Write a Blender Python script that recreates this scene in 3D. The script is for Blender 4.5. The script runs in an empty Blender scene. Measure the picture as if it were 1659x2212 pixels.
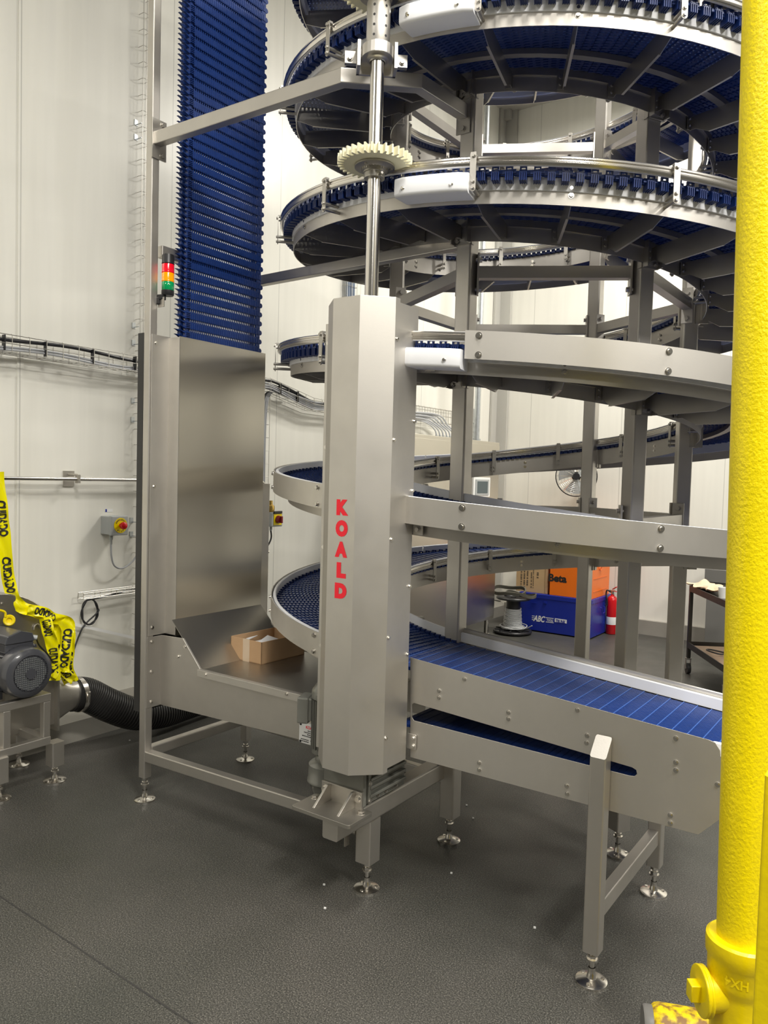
import bpy, math, random
from mathutils import Vector, Matrix, Euler
from mathutils.geometry import tessellate_polygon
random.seed(7)
PI = math.pi
SCN = bpy.context.scene
COL = SCN.collection

# ---------------------------------------------------------------- camera
FPX = 1672.5
PIT, ROL, PSI = math.radians(2.754), math.radians(1.569), math.radians(35.11)
CAM = Vector((1.699, -2.369, 1.6))
_c, _s = math.cos(PSI), math.sin(PSI)
def _yaw(v): return Vector((v[0]*_c - v[1]*_s, v[0]*_s + v[1]*_c, v[2]))
RT = _yaw((1, 0, 0)); FW = _yaw((0, math.cos(PIT), -math.sin(PIT))); DN = _yaw((0, -math.sin(PIT), -math.cos(PIT)))
cr, sr = math.cos(ROL), math.sin(ROL)
XR = RT*cr - DN*sr
YD = RT*sr + DN*cr
def ray(px, py): return FW + XR*((px-829.5)/FPX) + YD*((py-1106)/FPX)
def on(px, py, ax, val):
    """point of a real plane (a, b or z = val) read off the photograph"""
    r = ray(px, py); i = 'abz'.index(ax); t = (val-CAM[i])/r[i]
    return CAM + r*t
cd = bpy.data.cameras.new('camera'); cam = bpy.data.objects.new('camera', cd); COL.objects.link(cam)
m = Matrix.Identity(4)
for i in range(3):
    m[i][0] = XR[i]; m[i][1] = -YD[i]; m[i][2] = -FW[i]; m[i][3] = CAM[i]
cam.matrix_world = m
cd.sensor_fit = 'HORIZONTAL'; cd.sensor_width = 36; cd.lens = 36*FPX/1659; cd.clip_start = .05
SCN.camera = cam
SCN.view_settings.view_transform = 'Standard'; SCN.view_settings.look = 'None'
SCN.view_settings.gamma = 1; SCN.view_settings.use_curve_mapping = False
SCN.view_settings.exposure = 0.06

# ---------------------------------------------------------------- light
w = bpy.data.worlds.new('world'); SCN.world = w; w.use_nodes = True
w.node_tree.nodes['Background'].inputs[0].default_value = (1, .97, .9, 1)
w.node_tree.nodes['Background'].inputs[1].default_value = .3
LIGHTS = [(.3, 4.3, 220), (1.0, -1.2, 110), (3.5, -2.4, 300), (2.8, 1.2, 120), (6.0, -.6, 240), (5.4, 3.8, 160), (-.6, -5.6, 110), (5.2, -6.2, 100)]
LCOL = (1, .965, .895)
for i, (x, y, pw) in enumerate(LIGHTS):
    ld = bpy.data.lights.new('bay_light', 'AREA'); ld.shape = 'RECTANGLE'; ld.size = .55; ld.size_y = 1.25
    ld.energy = pw; ld.color = LCOL
    lo = bpy.data.objects.new('bay_light', ld); COL.objects.link(lo); lo.location = (x, y, 5.55)

# ---------------------------------------------------------------- materials
def mat(name, col, rough=.5, metal=0, bump=0, bscale=60, var=0, vscale=3, spec=None, stretch=None, trans=0, emit=None, coat=0):
    m = bpy.data.materials.new(name); m.use_nodes = True; nt = m.node_tree; n = nt.nodes; l = nt.links
    p = n['Principled BSDF']
    p.inputs['Base Color'].default_value = (*col, 1); p.inputs['Roughness'].default_value = rough; p.inputs['Metallic'].default_value = metal
    if spec is not None: p.inputs['Specular IOR Level'].default_value = spec
    if trans: p.inputs['Transmission Weight'].default_value = trans
    if coat: p.inputs['Coat Weight'].default_value = coat; p.inputs['Coat Roughness'].default_value = .08
    if emit: p.inputs['Emission Color'].default_value = (*emit[0], 1); p.inputs['Emission Strength'].default_value = emit[1]
    if bump or var:
        g = n.new('ShaderNodeNewGeometry'); mp = n.new('ShaderNodeMapping'); l.new(g.outputs['Position'], mp.inputs[0])
        if stretch: mp.inputs['Scale'].default_value = stretch
    if var:
        t = n.new('ShaderNodeTexNoise'); t.inputs['Scale'].default_value = vscale; t.inputs['Detail'].default_value = 3
        l.new(g.outputs['Position'], t.inputs['Vector'])
        mr = n.new('ShaderNodeMapRange'); mr.inputs[1].default_value = .1; mr.inputs[2].default_value = .9
        mr.inputs[3].default_value = 1-var*1.6; mr.inputs[4].default_value = 1+var*1.2
        l.new(t.outputs['Fac'], mr.inputs[0])
        mx = n.new('ShaderNodeVectorMath'); mx.operation = 'SCALE'; mx.inputs[0].default_value = col
        l.new(mr.outputs[0], mx.inputs['Scale']); l.new(mx.outputs[0], p.inputs['Base Color'])
        mr2 = n.new('ShaderNodeMapRange'); mr2.inputs[1].default_value = .3; mr2.inputs[2].default_value = .7
        mr2.inputs[1].default_value = 0; mr2.inputs[2].default_value = 1; mr2.inputs[3].default_value = rough*1.15; mr2.inputs[4].default_value = rough*.85
        l.new(t.outputs['Fac'], mr2.inputs[0]); l.new(mr2.outputs[0], p.inputs['Roughness'])
    if bump:
        t2 = n.new('ShaderNodeTexNoise'); t2.inputs['Scale'].default_value = bscale; t2.inputs['Detail'].default_value = 3
        l.new(mp.outputs[0], t2.inputs['Vector'])
        b = n.new('ShaderNodeBump'); b.inputs['Strength'].default_value = bump; b.inputs['Distance'].default_value = .004
        l.new(t2.outputs['Fac'], b.inputs['Height']); l.new(b.outputs[0], p.inputs['Normal'])
    return m
STEEL = mat('brushed_stainless', (.66, .63, .585), .46, 1, .04, 220, .06, 6)
SHEET = mat('stainless_sheet', (.72, .69, .64), .50, 1, .02, 160, .06, 7)
DSTEEL = mat('dull_shaded_stainless', (.55, .525, .48), .42, 1, .04, 160, .08, 5)  # darker base puts under-deck shade into the rib steel; dull fittings share it
POLISH = mat('polished_steel', (.74, .71, .66), .22, 1)
CAST = mat('painted_casting', (.22, .22, .195), .30, .25, .05, 60, .08, 10, coat=.4)
BLUE = mat('blue_belt_plastic', (.010, .038, .185), .38, 0, 0, 60, .10, 20)
BLUED = mat('blue_belt_edge', (.009, .028, .14), .34)
WHITE = mat('white_polyethylene', (.90, .91, .94), .42, 0, 0, 60, .03, 6)
CREAM = mat('cream_nylon', (.82, .78, .56), .42, 0, .03, 60)
YEL = mat('yellow_enamel', (.94, .75, .0), .34, 0, .55, 150, .05, 8, stretch=(1, 1, .8))
YELS = mat('yellow_enamel_smooth', (.93, .72, .0), .32, 0, .25, 50, .08, 12)
BLACK = mat('black_plastic', (.018, .018, .02), .38)
RUB = mat('black_rubber', (.035, .034, .033), .42, 0, .1, 40)
GREYP = mat('grey_plastic', (.42, .44, .44), .4)
CABLE = mat('grey_cable', (.42, .43, .45), .45)
CABLEB = mat('black_cable', (.02, .02, .022), .4)
WIRE = mat('galvanised_wire', (.52, .50, .46), .35, 1)
GALV = mat('galvanised_tube', (.60, .63, .65), .38, 1, .0, 60, .12, 25)
MOTOR = mat('graphite_motor_paint', (.06, .062, .072), .28, 0, .05, 60, 0, 3, coat=.5)
CARD = mat('cardboard', (.52, .33, .18), .8, 0, .06, 30, .06, 9)
CARD2 = mat('pale_cardboard', (.56, .38, .20), .8, 0, .06, 30, .05, 9)
TAPE = mat('yellow_barrier_film', (.95, .86, .0), .28, 0, .25, 18)
TAPEO = mat('orange_barrier_film', (.95, .50, .0), .3, 0, .25, 18)
INK = mat('black_ink', (.02, .02, .02), .5)
RED = mat('red_vinyl', (.92, .01, .03), .35)
TRUNKM = mat('blue_enamel', (.012, .028, .30), .28, 0, .03, 30, .05, 5)
ORAN = mat('orange_enamel', (.92, .19, .01), .32, 0, .02, 30, .04, 5)
REDP = mat('red_enamel', (.62, .01, .015), .25)
WPAINT = mat('white_label', (.85, .85, .83), .45)
PAPER = mat('paper', (.75, .75, .78), .6)
CART = mat('dark_olive_enamel', (.035, .032, .026), .42, 0, .05, 40, .1, 9)
GREYC = mat('grey_cabinet_paint', (.17, .165, .155), .4, 0, 0, 60, .04, 4)
CLOTH = mat('tan_cloth', (.72, .52, .36), .85, 0, .3, 35, .06, 12)
WOOD = mat('brown_board', (.42, .29, .20), .6, 0, 0, 60, .1, 9)
BRASS = mat('brass', (.75, .52, .16), .28, 1)
PANELM = mat('cabinet_stainless', (.66, .625, .55), .30, 1, 0, 120, .04, 1.5)
TRAYM = mat('tray_stainless', (.50, .48, .44), .36, 1, 0, 120, .05, 3)
def glass(name, col, em):
    return mat(name, col, .12, 0, 0, 60, 0, 3, trans=.0, emit=(col, em), coat=.6)
LR = glass('red_lens', (.75, .005, .02), .25); LA = glass('amber_lens', (.95, .30, .0), .35); LG = glass('green_lens', (.0, .30, .09), .12)

def wall_mat(name, axis):
    m = mat(name, (.82, .805, .735), .30, 0, 0, 60, .03, 1.3); nt = m.node_tree; n = nt.nodes; l = nt.links; p = n['Principled BSDF']
    g = n.new('ShaderNodeNewGeometry'); sp = n.new('ShaderNodeSeparateXYZ'); l.new(g.outputs['Position'], sp.inputs[0])
    def M(op, a, b=None):
        q = n.new('ShaderNodeMath'); q.operation = op
        for k, v in enumerate((a, b)):
            if v is None: continue
            if isinstance(v, (int, float)): q.inputs[k].default_value = v
            else: l.new(v, q.inputs[k])
        return q.outputs[0]
    c = sp.outputs['Y' if axis == 'b' else 'X']
    u = M('MODULO', M('ADD', c, 20.98), 1.05)
    seam = M('LESS_THAN', M('ABSOLUTE', M('SUBTRACT', u, .008)), .0035)
    ribs = M('ABSOLUTE', M('SUBTRACT', M('MODULO', M('ADD', c, 20.0), .105), .0525))
    rib = M('MULTIPLY', M('LESS_THAN', ribs, .006), 1.0)
    hgt = M('SUBTRACT', M('MULTIPLY', rib, .25), M('MULTIPLY', seam, 1.0))
    b = n.new('ShaderNodeBump'); b.inputs['Strength'].default_value = .15; b.inputs['Distance'].default_value = .003
    l.new(hgt, b.inputs['Height']); l.new(b.outputs[0], p.inputs['Normal'])
    old = p.inputs['Base Color'].links[0].from_socket
    # streaky water marks and sealant runs under the panel joint
    mp = n.new('ShaderNodeMapping'); mp.inputs['Scale'].default_value = (5, 5, .25); l.new(g.outputs['Position'], mp.inputs[0])
    t = n.new('ShaderNodeTexNoise'); t.inputs['Scale'].default_value = 3; t.inputs['Detail'].default_value = 6; l.new(mp.outputs[0], t.inputs['Vector'])
    mr = n.new('ShaderNodeMapRange'); mr.inputs[1].default_value = .38; mr.inputs[2].default_value = .62; mr.inputs[3].default_value = .975; mr.inputs[4].default_value = 1.01
    l.new(t.outputs['Fac'], mr.inputs[0])
    dark = M('SUBTRACT', mr.outputs[0], M('MULTIPLY', seam, .28))
    mx = n.new('ShaderNodeVectorMath'); mx.operation = 'SCALE'; l.new(old, mx.inputs[0]); l.new(dark, mx.inputs['Scale'])
    l.new(mx.outputs[0], p.inputs['Base Color'])
    return m
WALLB = wall_mat('wall_panel_left', 'b'); WALLA = wall_mat('wall_panel_back', 'a')
CEIL = mat('ceiling_panel', (.50, .49, .45), .5)
KERB = mat('grey_kerb_paint', (.30, .285, .25), .6, 0, .1, 30, .12, 4)

def floor_mat():
    m = mat('speckled_resin_floor', (.1, .1, .1), .42); nt = m.node_tree; n = nt.nodes; l = nt.links; p = n['Principled BSDF']
    g = n.new('ShaderNodeNewGeometry')
    def noise(sc, det=2, rough=.5):
        t = n.new('ShaderNodeTexNoise'); t.inputs['Scale'].default_value = sc; t.inputs['Detail'].default_value = det; t.inputs['Roughness'].default_value = rough
        l.new(g.outputs['Position'], t.inputs['Vector']); return t.outputs['Fac']
    def ramp(f, pts):
        r = n.new('ShaderNodeValToRGB'); e = r.color_ramp.elements
        e[0].position, e[0].color = pts[0][0], (*pts[0][1], 1); e[1].position, e[1].color = pts[-1][0], (*pts[-1][1], 1)
        for ps, c in pts[1:-1]:
            q = e.new(ps); q.color = (*c, 1)
        l.new(f, r.inputs[0]); return r.outputs[0]
    a = ramp(noise(210, 2), [(.36, (.028, .028, .026)), (.5, (.056, .055, .050)), (.62, (.095, .092, .085)), (.72, (.165, .16, .145))])
    b = ramp(noise(1.1, 5), [(.3, (.80, .83, .78)), (.7, (1.14, 1.09, 1.07))])
    c = ramp(noise(.55, 8, .7), [(.45, (1, 1, 1)), (.75, (1.22, 1.22, 1.2))])
    def mul(x, y):
        q = n.new('ShaderNodeMix'); q.data_type = 'RGBA'; q.blend_type = 'MULTIPLY'; q.inputs[0].default_value = 1
        l.new(x, q.inputs[6]); l.new(y, q.inputs[7]); return q.outputs[2]
    l.new(mul(mul(a, b), c), p.inputs['Base Color'])
    rr = ramp(noise(2.5, 6), [(.35, (.36,)*3), (.65, (.52,)*3)]); l.new(rr, p.inputs['Roughness'])
    bp = n.new('ShaderNodeBump'); bp.inputs['Strength'].default_value = .35; bp.inputs['Distance'].default_value = .002
    l.new(noise(190, 2), bp.inputs['Height']); l.new(bp.outputs[0], p.inputs['Normal'])
    return m
FLOOR = floor_mat()

# ---------------------------------------------------------------- mesh helpers
class MB:
    def __init__(s): s.v = []; s.f = []; s.sm = []
    def add(s, vs, fs, smooth=False):
        o = len(s.v); s.v += [tuple(v) for v in vs]; s.f += [tuple(i+o for i in f) for f in fs]; s.sm += [smooth]*len(fs); return s
    def box(s, x0, x1, y0, y1, z0, z1):
        return s.add([(x, y, z) for x in (x0, x1) for y in (y0, y1) for z in (z0, z1)],
                     [(0, 1, 3, 2), (4, 6, 7, 5), (0, 4, 5, 1), (2, 3, 7, 6), (0, 2, 6, 4), (1, 5, 7, 3)])
    def hexa(s, o, ex, ey, ez):
        """box centred on o with half-axes ex, ey, ez"""
        o = Vector(o); ex = Vector(ex); ey = Vector(ey); ez = Vector(ez)
        return s.add([o+i*ex+j*ey+k*ez for i in (-1, 1) for j in (-1, 1) for k in (-1, 1)],
                     [(0, 1, 3, 2), (4, 6, 7, 5), (0, 4, 5, 1), (2, 3, 7, 6), (0, 2, 6, 4), (1, 5, 7, 3)])
    def bar(s, p0, p1, w, h, up=(0, 0, 1)):
        p0 = Vector(p0); p1 = Vector(p1); d = (p1-p0); L = d.length; d = d/L; up = Vector(up)
        sd = d.cross(up).normalized(); u = sd.cross(d).normalized()
        return s.hexa((p0+p1)/2, d*(L/2), sd*(w/2), u*(h/2))
    def cyl(s, p0, p1, r, n=16, r2=None, cap=True):
        p0 = Vector(p0); p1 = Vector(p1); r2 = r if r2 is None else r2; d = (p1-p0).normalized()
        a = Vector((0, 0, 1)) if abs(d.z) < .9 else Vector((1, 0, 0)); x = d.cross(a).normalized(); y = d.cross(x)
        vs = []
        for p, q in ((p0, r), (p1, r2)):
            for k in range(n):
                t = 2*PI*k/n; vs.append(p+(x*math.cos(t)+y*math.sin(t))*q)
        s.add(vs, [(k, (k+1) % n, n+(k+1) % n, n+k) for k in range(n)], True)
        if cap: s.add(vs, [tuple(range(n-1, -1, -1)), tuple(range(n, 2*n))])
        return s
    def lathe(s, prof, c=(0, 0, 0), ax=(0, 0, 1), n=28, smooth=True):
        """prof: list of (r, height along ax)"""
        c = Vector(c); d = Vector(ax).normalized(); a = Vector((0, 0, 1)) if abs(d.z) < .9 else Vector((1, 0, 0)); x = d.cross(a).normalized(); y = d.cross(x)
        vs = []
        for r, h in prof:
            for k in range(n):
                t = 2*PI*k/n; vs.append(c+d*h+(x*math.cos(t)+y*math.sin(t))*max(r, 1e-5))
        fs = []
        for j in range(len(prof)-1):
            for k in range(n): fs.append((j*n+k, j*n+(k+1) % n, (j+1)*n+(k+1) % n, (j+1)*n+k))
        s.add(vs, fs, smooth); return s
    def tube(s, pts, r, n=8, closed=False):
        pts = [Vector(p) for p in pts]; N = len(pts); prev = None; vs = []
        for i, p in enumerate(pts):
            if closed: d = pts[(i+1) % N]-pts[i-1]
            else: d = pts[min(i+1, N-1)]-pts[max(i-1, 0)]
            d.normalize()
            if prev is None:
                a = Vector((0, 0, 1)) if abs(d.z) < .9 else Vector((1, 0, 0)); x = d.cross(a).normalized()
            else: x = (prev-d*prev.dot(d)).normalized()
            prev = x; y = d.cross(x); rr = r[i] if isinstance(r, (list, tuple)) else r
            for k in range(n):
                t = 2*PI*k/n; vs.append(p+(x*math.cos(t)+y*math.sin(t))*rr)
        fs = []
        for i in range(N if closed else N-1):
            j = (i+1) % N
            for k in range(n): fs.append((i*n+k, i*n+(k+1) % n, j*n+(k+1) % n, j*n+k))
        s.add(vs, fs, True)
        if not closed: s.add(vs, [tuple(range(n-1, -1, -1)), tuple(range((N-1)*n, N*n))])
        return s
    def plate(s, loops, fn, th, nrm):
        """flat plate with holes; loops are 2D, fn maps 2D to 3D, th thickness along nrm"""
        nrm = Vector(nrm)*th; L3 = [[Vector((p[0], p[1], 0)) for p in lp] for lp in loops]
        tri = tessellate_polygon(L3); flat = [p for lp in L3 for p in lp]; N = len(flat)
        v0 = [Vector(fn(p[0], p[1])) for p in flat]
        s.add(v0+[v+nrm for v in v0], [tuple(t) for t in tri]+[tuple(i+N for i in reversed(t)) for t in tri])
        o = 0; fs = []
        for lp in L3:
            k = len(lp)
            for i in range(k): a, b = o+i, o+(i+1) % k; fs.append((a, b, b+N, a+N))
            o += k
        s.add(v0+[v+nrm for v in v0], fs); return s
    def sweep(s, rings, closed=False, smooth=True, caps=True):
        n = len(rings[0]); vs = [v for r in rings for v in r]; fs = []
        for i in range(len(rings)-(0 if closed else 1)):
            j = (i+1) % len(rings)
            for k in range(n): fs.append((i*n+k, i*n+(k+1) % n, j*n+(k+1) % n, j*n+k))
        s.add(vs, fs, smooth)
        if caps and not closed: s.add(vs, [tuple(range(n-1, -1, -1)), tuple(range((len(rings)-1)*n, len(rings)*n))])
        return s
    def bolt(s, p, nrm, r=.008, h=.006):
        p = Vector(p); nrm = Vector(nrm).normalized()
        s.cyl(p, p+nrm*.0015, r*1.35, 14); s.cyl(p+nrm*.0015, p+nrm*h, r, 12, r*.8); return s
    def hexb(s, p, nrm, r=.008, h=.007):
        p = Vector(p); nrm = Vector(nrm).normalized()
        s.cyl(p, p+nrm*.0015, r*1.4, 14); s.cyl(p+nrm*.0015, p+nrm*h, r, 6); return s
    def build(s, name, m, parent=None, bev=0, label=None, autos=True):
        me = bpy.data.meshes.new(name); org = Vector((0, 0, 0))
        q = parent
        while q is not None: org = org+q.location; q = q.parent
        me.from_pydata([tuple(Vector(v)-org) for v in s.v], [], s.f)
        me.polygons.foreach_set('use_smooth', s.sm); me.materials.append(m)
        import bmesh
        b = bmesh.new(); b.from_mesh(me)
        if len(b.verts) < 60000: bmesh.ops.remove_doubles(b, verts=b.verts, dist=1e-5)
        bmesh.ops.recalc_face_normals(b, faces=b.faces); b.to_mesh(me); b.free()
        if any(s.sm): me.set_sharp_from_angle(angle=math.radians(38))
        o = bpy.data.objects.new(name, me); COL.objects.link(o)
        if parent: o.parent = parent
        if bev:
            md = o.modifiers.new('bevel', 'BEVEL'); md.width = bev; md.segments = 2; md.limit_method = 'ANGLE'; md.angle_limit = math.radians(50)
        if label: o['label'] = label
        return o
def tag(o, label, cat, group=None, kind=None):
    if label: o['label'] = label
    if cat: o['category'] = cat
    if group: o['group'] = group
    if kind: o['kind'] = kind
    return o
def thing(name, loc, label, cat, group=None):
    o = bpy.data.objects.new(name, None); COL.objects.link(o); o.location = loc; o.empty_display_size = .1
    return tag(o, label, cat, group)
def struct(name, mb, m, bev=0):
    o = mb.build(name, m, None, bev); o['kind'] = 'structure'; return o
def rrect(x0, x1, y0, y1, r=.01, n=4):
    pts = []
    for cx, cy, a0 in ((x1-r, y1-r, 0), (x0+r, y1-r, 90), (x0+r, y0+r, 180), (x1-r, y0+r, 270)):
        for k in range(n+1):
            t = math.radians(a0+90*k/n); pts.append((cx+r*math.cos(t), cy+r*math.sin(t)))
    return pts
def rtube(mb, x0, x1, y0, y1, z0, z1, r=.006):
    lp = rrect(x0, x1, y0, y1, r, 3); mb.sweep([[(x, y, z0) for x, y in lp], [(x, y, z1) for x, y in lp]], smooth=False); return mb
def text_verts(s, size, bold=0.0, space=1.0, shear=0):
    c = bpy.data.curves.new('t', 'FONT'); c.body = s; c.size = size; c.offset = bold; c.space_character = space; c.shear = shear; c.resolution_u = 4
    c.fill_mode = 'BOTH'; o = bpy.data.objects.new('t', c); COL.objects.link(o)
    dg = bpy.context.evaluated_depsgraph_get(); dg.update(); me = o.evaluated_get(dg).to_mesh()
    vs = [(v.co.x, v.co.y) for v in me.vertices]; fs = [tuple(p.vertices) for p in me.polygons]
    o.evaluated_get(dg).to_mesh_clear(); bpy.data.objects.remove(o); bpy.data.curves.remove(c)
    return vs, fs
def text_fit(mb, s, p0, xd, yd, w, h, bold=0, th=.0008, nrm=None, shear=0):
    """text stretched to a w x h box whose lower left corner is p0"""
    vs, fs = text_verts(s, 1, bold, 1, shear); xs = [v[0] for v in vs]; ys = [v[1] for v in vs]
    x0, x1, y0, y1 = min(xs), max(xs), min(ys), max(ys); p0 = Vector(p0); xd = Vector(xd).normalized(); yd = Vector(yd).normalized()
    n = Vector(nrm) if nrm else xd.cross(yd)
    q = [p0+xd*((x-x0)/(x1-x0)*w)+yd*((y-y0)/(y1-y0)*h) for x, y in vs]
    mb.add([v+n*th for v in q], fs); return mb

# ================================================================ ROOM
A0, A1, B0, B1, ZC = -2.52, 9.0, -9.0, 5.86, 5.8
struct('floor', MB().box(A0-.1, A1+.1, B0-.1, B1+.1, -.1, 0), FLOOR)
struct('ceiling', MB().box(A0-.1, A1+.1, B0-.1, B1+.1, ZC, ZC+.1), CEIL)
struct('wall_left', MB().box(A0-.1, A0, B0-.1, B1+.1, 0, ZC), WALLB)
struct('wall_back', MB().box(A0, A1, B1, B1+.1, 0, ZC), WALLA)
FARW = mat('far_wall_cladding', (.09, .088, .08), .6)
struct('wall_right', MB().box(A1, A1+.1, B0-.1, B1+.1, 0, ZC), FARW)
struct('wall_front', MB().box(A0, A1, B0-.1, B0, 0, ZC), FARW)
k = MB(); k.sweep([[(A0, y, 0), (-2.29, y, 0), (-2.30, y, .115), (-2.37, y, .145), (A0, y, .16)] for y in (B0, B1)], smooth=False)
struct('baseboard_left', k, KERB)
struct('baseboard_back', MB().box(A0+.22, A1, B1-.05, B1, 0, .15), KERB)
k = MB().box(A0, A0+.16, B1-.035, B1-.005, .16, ZC).box(A0+.005, A0+.03, B1-.16, B1, .16, ZC).box(A0, A0+.10, B1-.10, B1, ZC-.10, ZC)
struct('trim_1', k, CEIL)
# painted-over joint strip of the wall beside the blower
k = MB().box(A0, A0+.006, .012, .05, .16, 5.7)
struct('trim_2', k, WALLB)
# saw cut in the floor
k = MB(); k.bar((-2.0, -.86, .0004), (3.2, -.95, .0004), .006, .0006)
struct('trim_3', k, RUB)
# light housings
for i, (x, y, pw) in enumerate(LIGHTS):
    f = MB().box(x-.33, x+.33, y-.68, y+.68, 5.575, 5.66).cyl((x, y-.5, 5.66), (x, y-.5, ZC), .006, 8).cyl((x, y+.5, 5.66), (x, y+.5, ZC), .006, 8)
    o = f.build('bay_light_housing', GREYP); tag(o, 'grey rectangular high bay light housing hung under the ceiling', 'light', 'high bay lights under the ceiling')

# ================================================================ SPIRAL CONVEYOR
SX, SY = .066, 1.26
H0, PT = 2.58, .5967
SMIN, SMAX = -3.0, 2.95
def HP(s, r, z): t = 2*PI*s; return Vector((SX-r*math.sin(t), SY-r*math.cos(t), H0+PT*s+z))
def hsweep(mb, prof, s0, s1, per=72):
    n = max(2, int(abs(s1-s0)*per)+1); mb.sweep([[HP(s0+(s1-s0)*i/n, r, z) for r, z in prof] for i in range(n+1)]); return mb
def rect(r0, r1, z0, z1): return [(r0, z0), (r1, z0), (r1, z1), (r0, z1)]
spiral = thing('spiral_conveyor', (SX, SY, 0), 'tall stainless spiral conveyor with blue belt winding round six square posts', 'conveyor')
S = spiral
LR_, LA_ = .721, math.radians(-1.25)
def legpos(k): an = LA_+k*PI/3; return Vector((SX+LR_*math.sin(an), SY-LR_*math.cos(an), 0)), an
def foot_mesh(x, y, ztop, R=.05):
    mb = MB(); mb.lathe([(0, 0), (R, 0), (R, .008), (R*.86, .011), (.016, .017), (.013, .03), (.011, .034), (.011, .05)], (x, y, 0), n=32)
    mb.cyl((x, y, .034), (x, y, ztop), .0085, 14); zz = ztop-.03
    mb.cyl((x, y, zz), (x, y, zz+.011), .0155, 6).cyl((x, y, zz-.005), (x, y, zz), .019, 18).cyl((x, y, zz+.018), (x, y, ztop+.002), .015, 6)
    for t in (.6, 2.7, 4.8): mb.cyl((x+R*.72*math.cos(t), y+R*.72*math.sin(t), .011), (x+R*.72*math.cos(t), y+R*.72*math.sin(t), .0155), .006, 10)
    return mb
for k_ in range(6):
    p, an = legpos(k_); rad = Vector((math.sin(an), -math.cos(an), 0)); tan = Vector((math.cos(an), math.sin(an), 0)); h = .035
    lp = rrect(-h, h, -h, h, .007, 3); mb = MB()
    mb.sweep([[p+rad*x+tan*y+Vector((0, 0, z)) for x, y in lp] for z in (.115, 4.9)], smooth=False)
    lg = mb.build('leg', STEEL, S); foot_mesh(p.x, p.y, .115).build('levelling_foot', POLISH, lg)
# horizontal braces between the posts, three levels
for zl in (1.42, 2.462, 3.485):
    for k_ in range(6):
        p, an = legpos(k_); q, _ = legpos((k_+1) % 6); d = (q-p).normalized(); up = Vector((0, 0, 1))
        n_ = Vector((d.y, -d.x, 0)); off = n_*0.0
        a = p+d*.045+off+up*zl; b = q-d*.045+off+up*zl
        mb = MB().bar(a, b, .045, .05)
        for e, sg in ((a, 1), (b, -1)):
            mb.hexa(e-up*.005+d*.002*sg, d*.004, n_*.027, up*.085)
            for dz in (.055, -.068): mb.hexb(e+up*dz+n_*.0+d*.006*sg, d*sg, .011, .012); mb.cyl(e+up*dz-d*.03*sg, e+up*dz, .009, 10)
        mb.build('cross_brace', STEEL, S, .002)
# sweeps
hsweep(MB(), rect(1.226, 1.229, 0, .068), SMIN, SMAX, 96).build('outer_side_plate', STEEL, S)
hsweep(MB(), rect(.768, .771, 0, .087), SMIN, SMAX, 72).build('inner_side_plate', STEEL, S)
hsweep(MB(), [(1.212, .045), (1.236, .045), (1.236, .07), (1.240, .086), (1.236, .09), (1.212, .09)], SMIN, SMAX, 96).build('outer_wear_strip', WHITE, S)
hsweep(MB(), rect(.7715, .778, .06, .089), SMIN, SMAX, 72).build('inner_wear_strip', DSTEEL, S)
hsweep(MB(), rect(.895, .925, .066, .087), SMIN, SMAX, 72).build('middle_wear_strip', DSTEEL, S)
railp = lambda r, d: [(r, .110), (r+d*.006, .109), (r+d*.0085, .114), (r+d*.0085, .120), (r+d*.004, .124), (r+d*.004, .129), (r+d*.0085, .132), (r+d*.0085, .137), (r+d*.006, .140), (r, .139)]
hsweep(MB(), railp(1.285, 1), -1.036, SMAX, 96).build('outer_guide_rail', POLISH, S)
hsweep(MB(), rect(1.277, 1.285, .108, .142), -1.036, SMAX, 96).build('outer_rail_liner', WHITE, S)
hsweep(MB(), railp(.735, -1), SMIN, SMAX, 72).build('inner_guide_rail', POLISH, S)
hsweep(MB(), rect(.735, .744, .104, .146), SMIN, SMAX, 72).build('inner_rail_liner', WHITE, S)
# belt
NB = 168.6
mb = MB(); ml = MB(); i = 0; s = SMIN
nf = 28; pf = (1.262-.762)/nf
while s < SMAX:
    t = 2*PI*s; er = Vector((-math.sin(t), -math.cos(t), 0)); et = Vector((-math.cos(t), math.sin(t), 0)); zb = H0+PT*s; c0 = Vector((SX, SY, 0))
    def B(M, r0, r1, u0, u1, z0, z1):
        o = c0+er*((r0+r1)/2)+et*((u0+u1)/2)+Vector((0, 0, zb+(z0+z1)/2+(u0+u1)/2*PT/(2*PI*max(r1, .6))))
        M.hexa(o, er*((r1-r0)/2), et*((u1-u0)/2), Vector((0, 0, (z1-z0)/2)))
    B(mb, .762, 1.262, -.0055, .0055, .089, .098)
    for j in range(nf):
        r = .762+pf*(j+.5)+(pf*.5 if i % 2 else 0); L = .0235
        if r > 1.262: continue
        B(mb, r-.0058, r+.0058, -L, L, .0885, .1015)
    B(ml, 1.240, 1.272, -.013, .013, .090, .100)
    for j in range(4): u = -.0125+.0075*j; B(ml, 1.238, 1.277, u, u+.0028, .063, .092)
    B(ml, 1.238, 1.271, -.0125, .0125, .066, .090)
    B(ml, 1.262, 1.274, -.013, -.008, .096, .115); B(ml, 1.262, 1.274, .006, .011, .096, .111)
    B(ml, 1.262, 1.272, -.013, .011, .1085, .113)
    B(ml, .748, .764, -.010, .010, .088, .112)
    s += 1/NB; i += 1
mb.build('conveyor_belt', BLUE, S); ml.build('belt_edge_links', BLUED, S)
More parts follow.
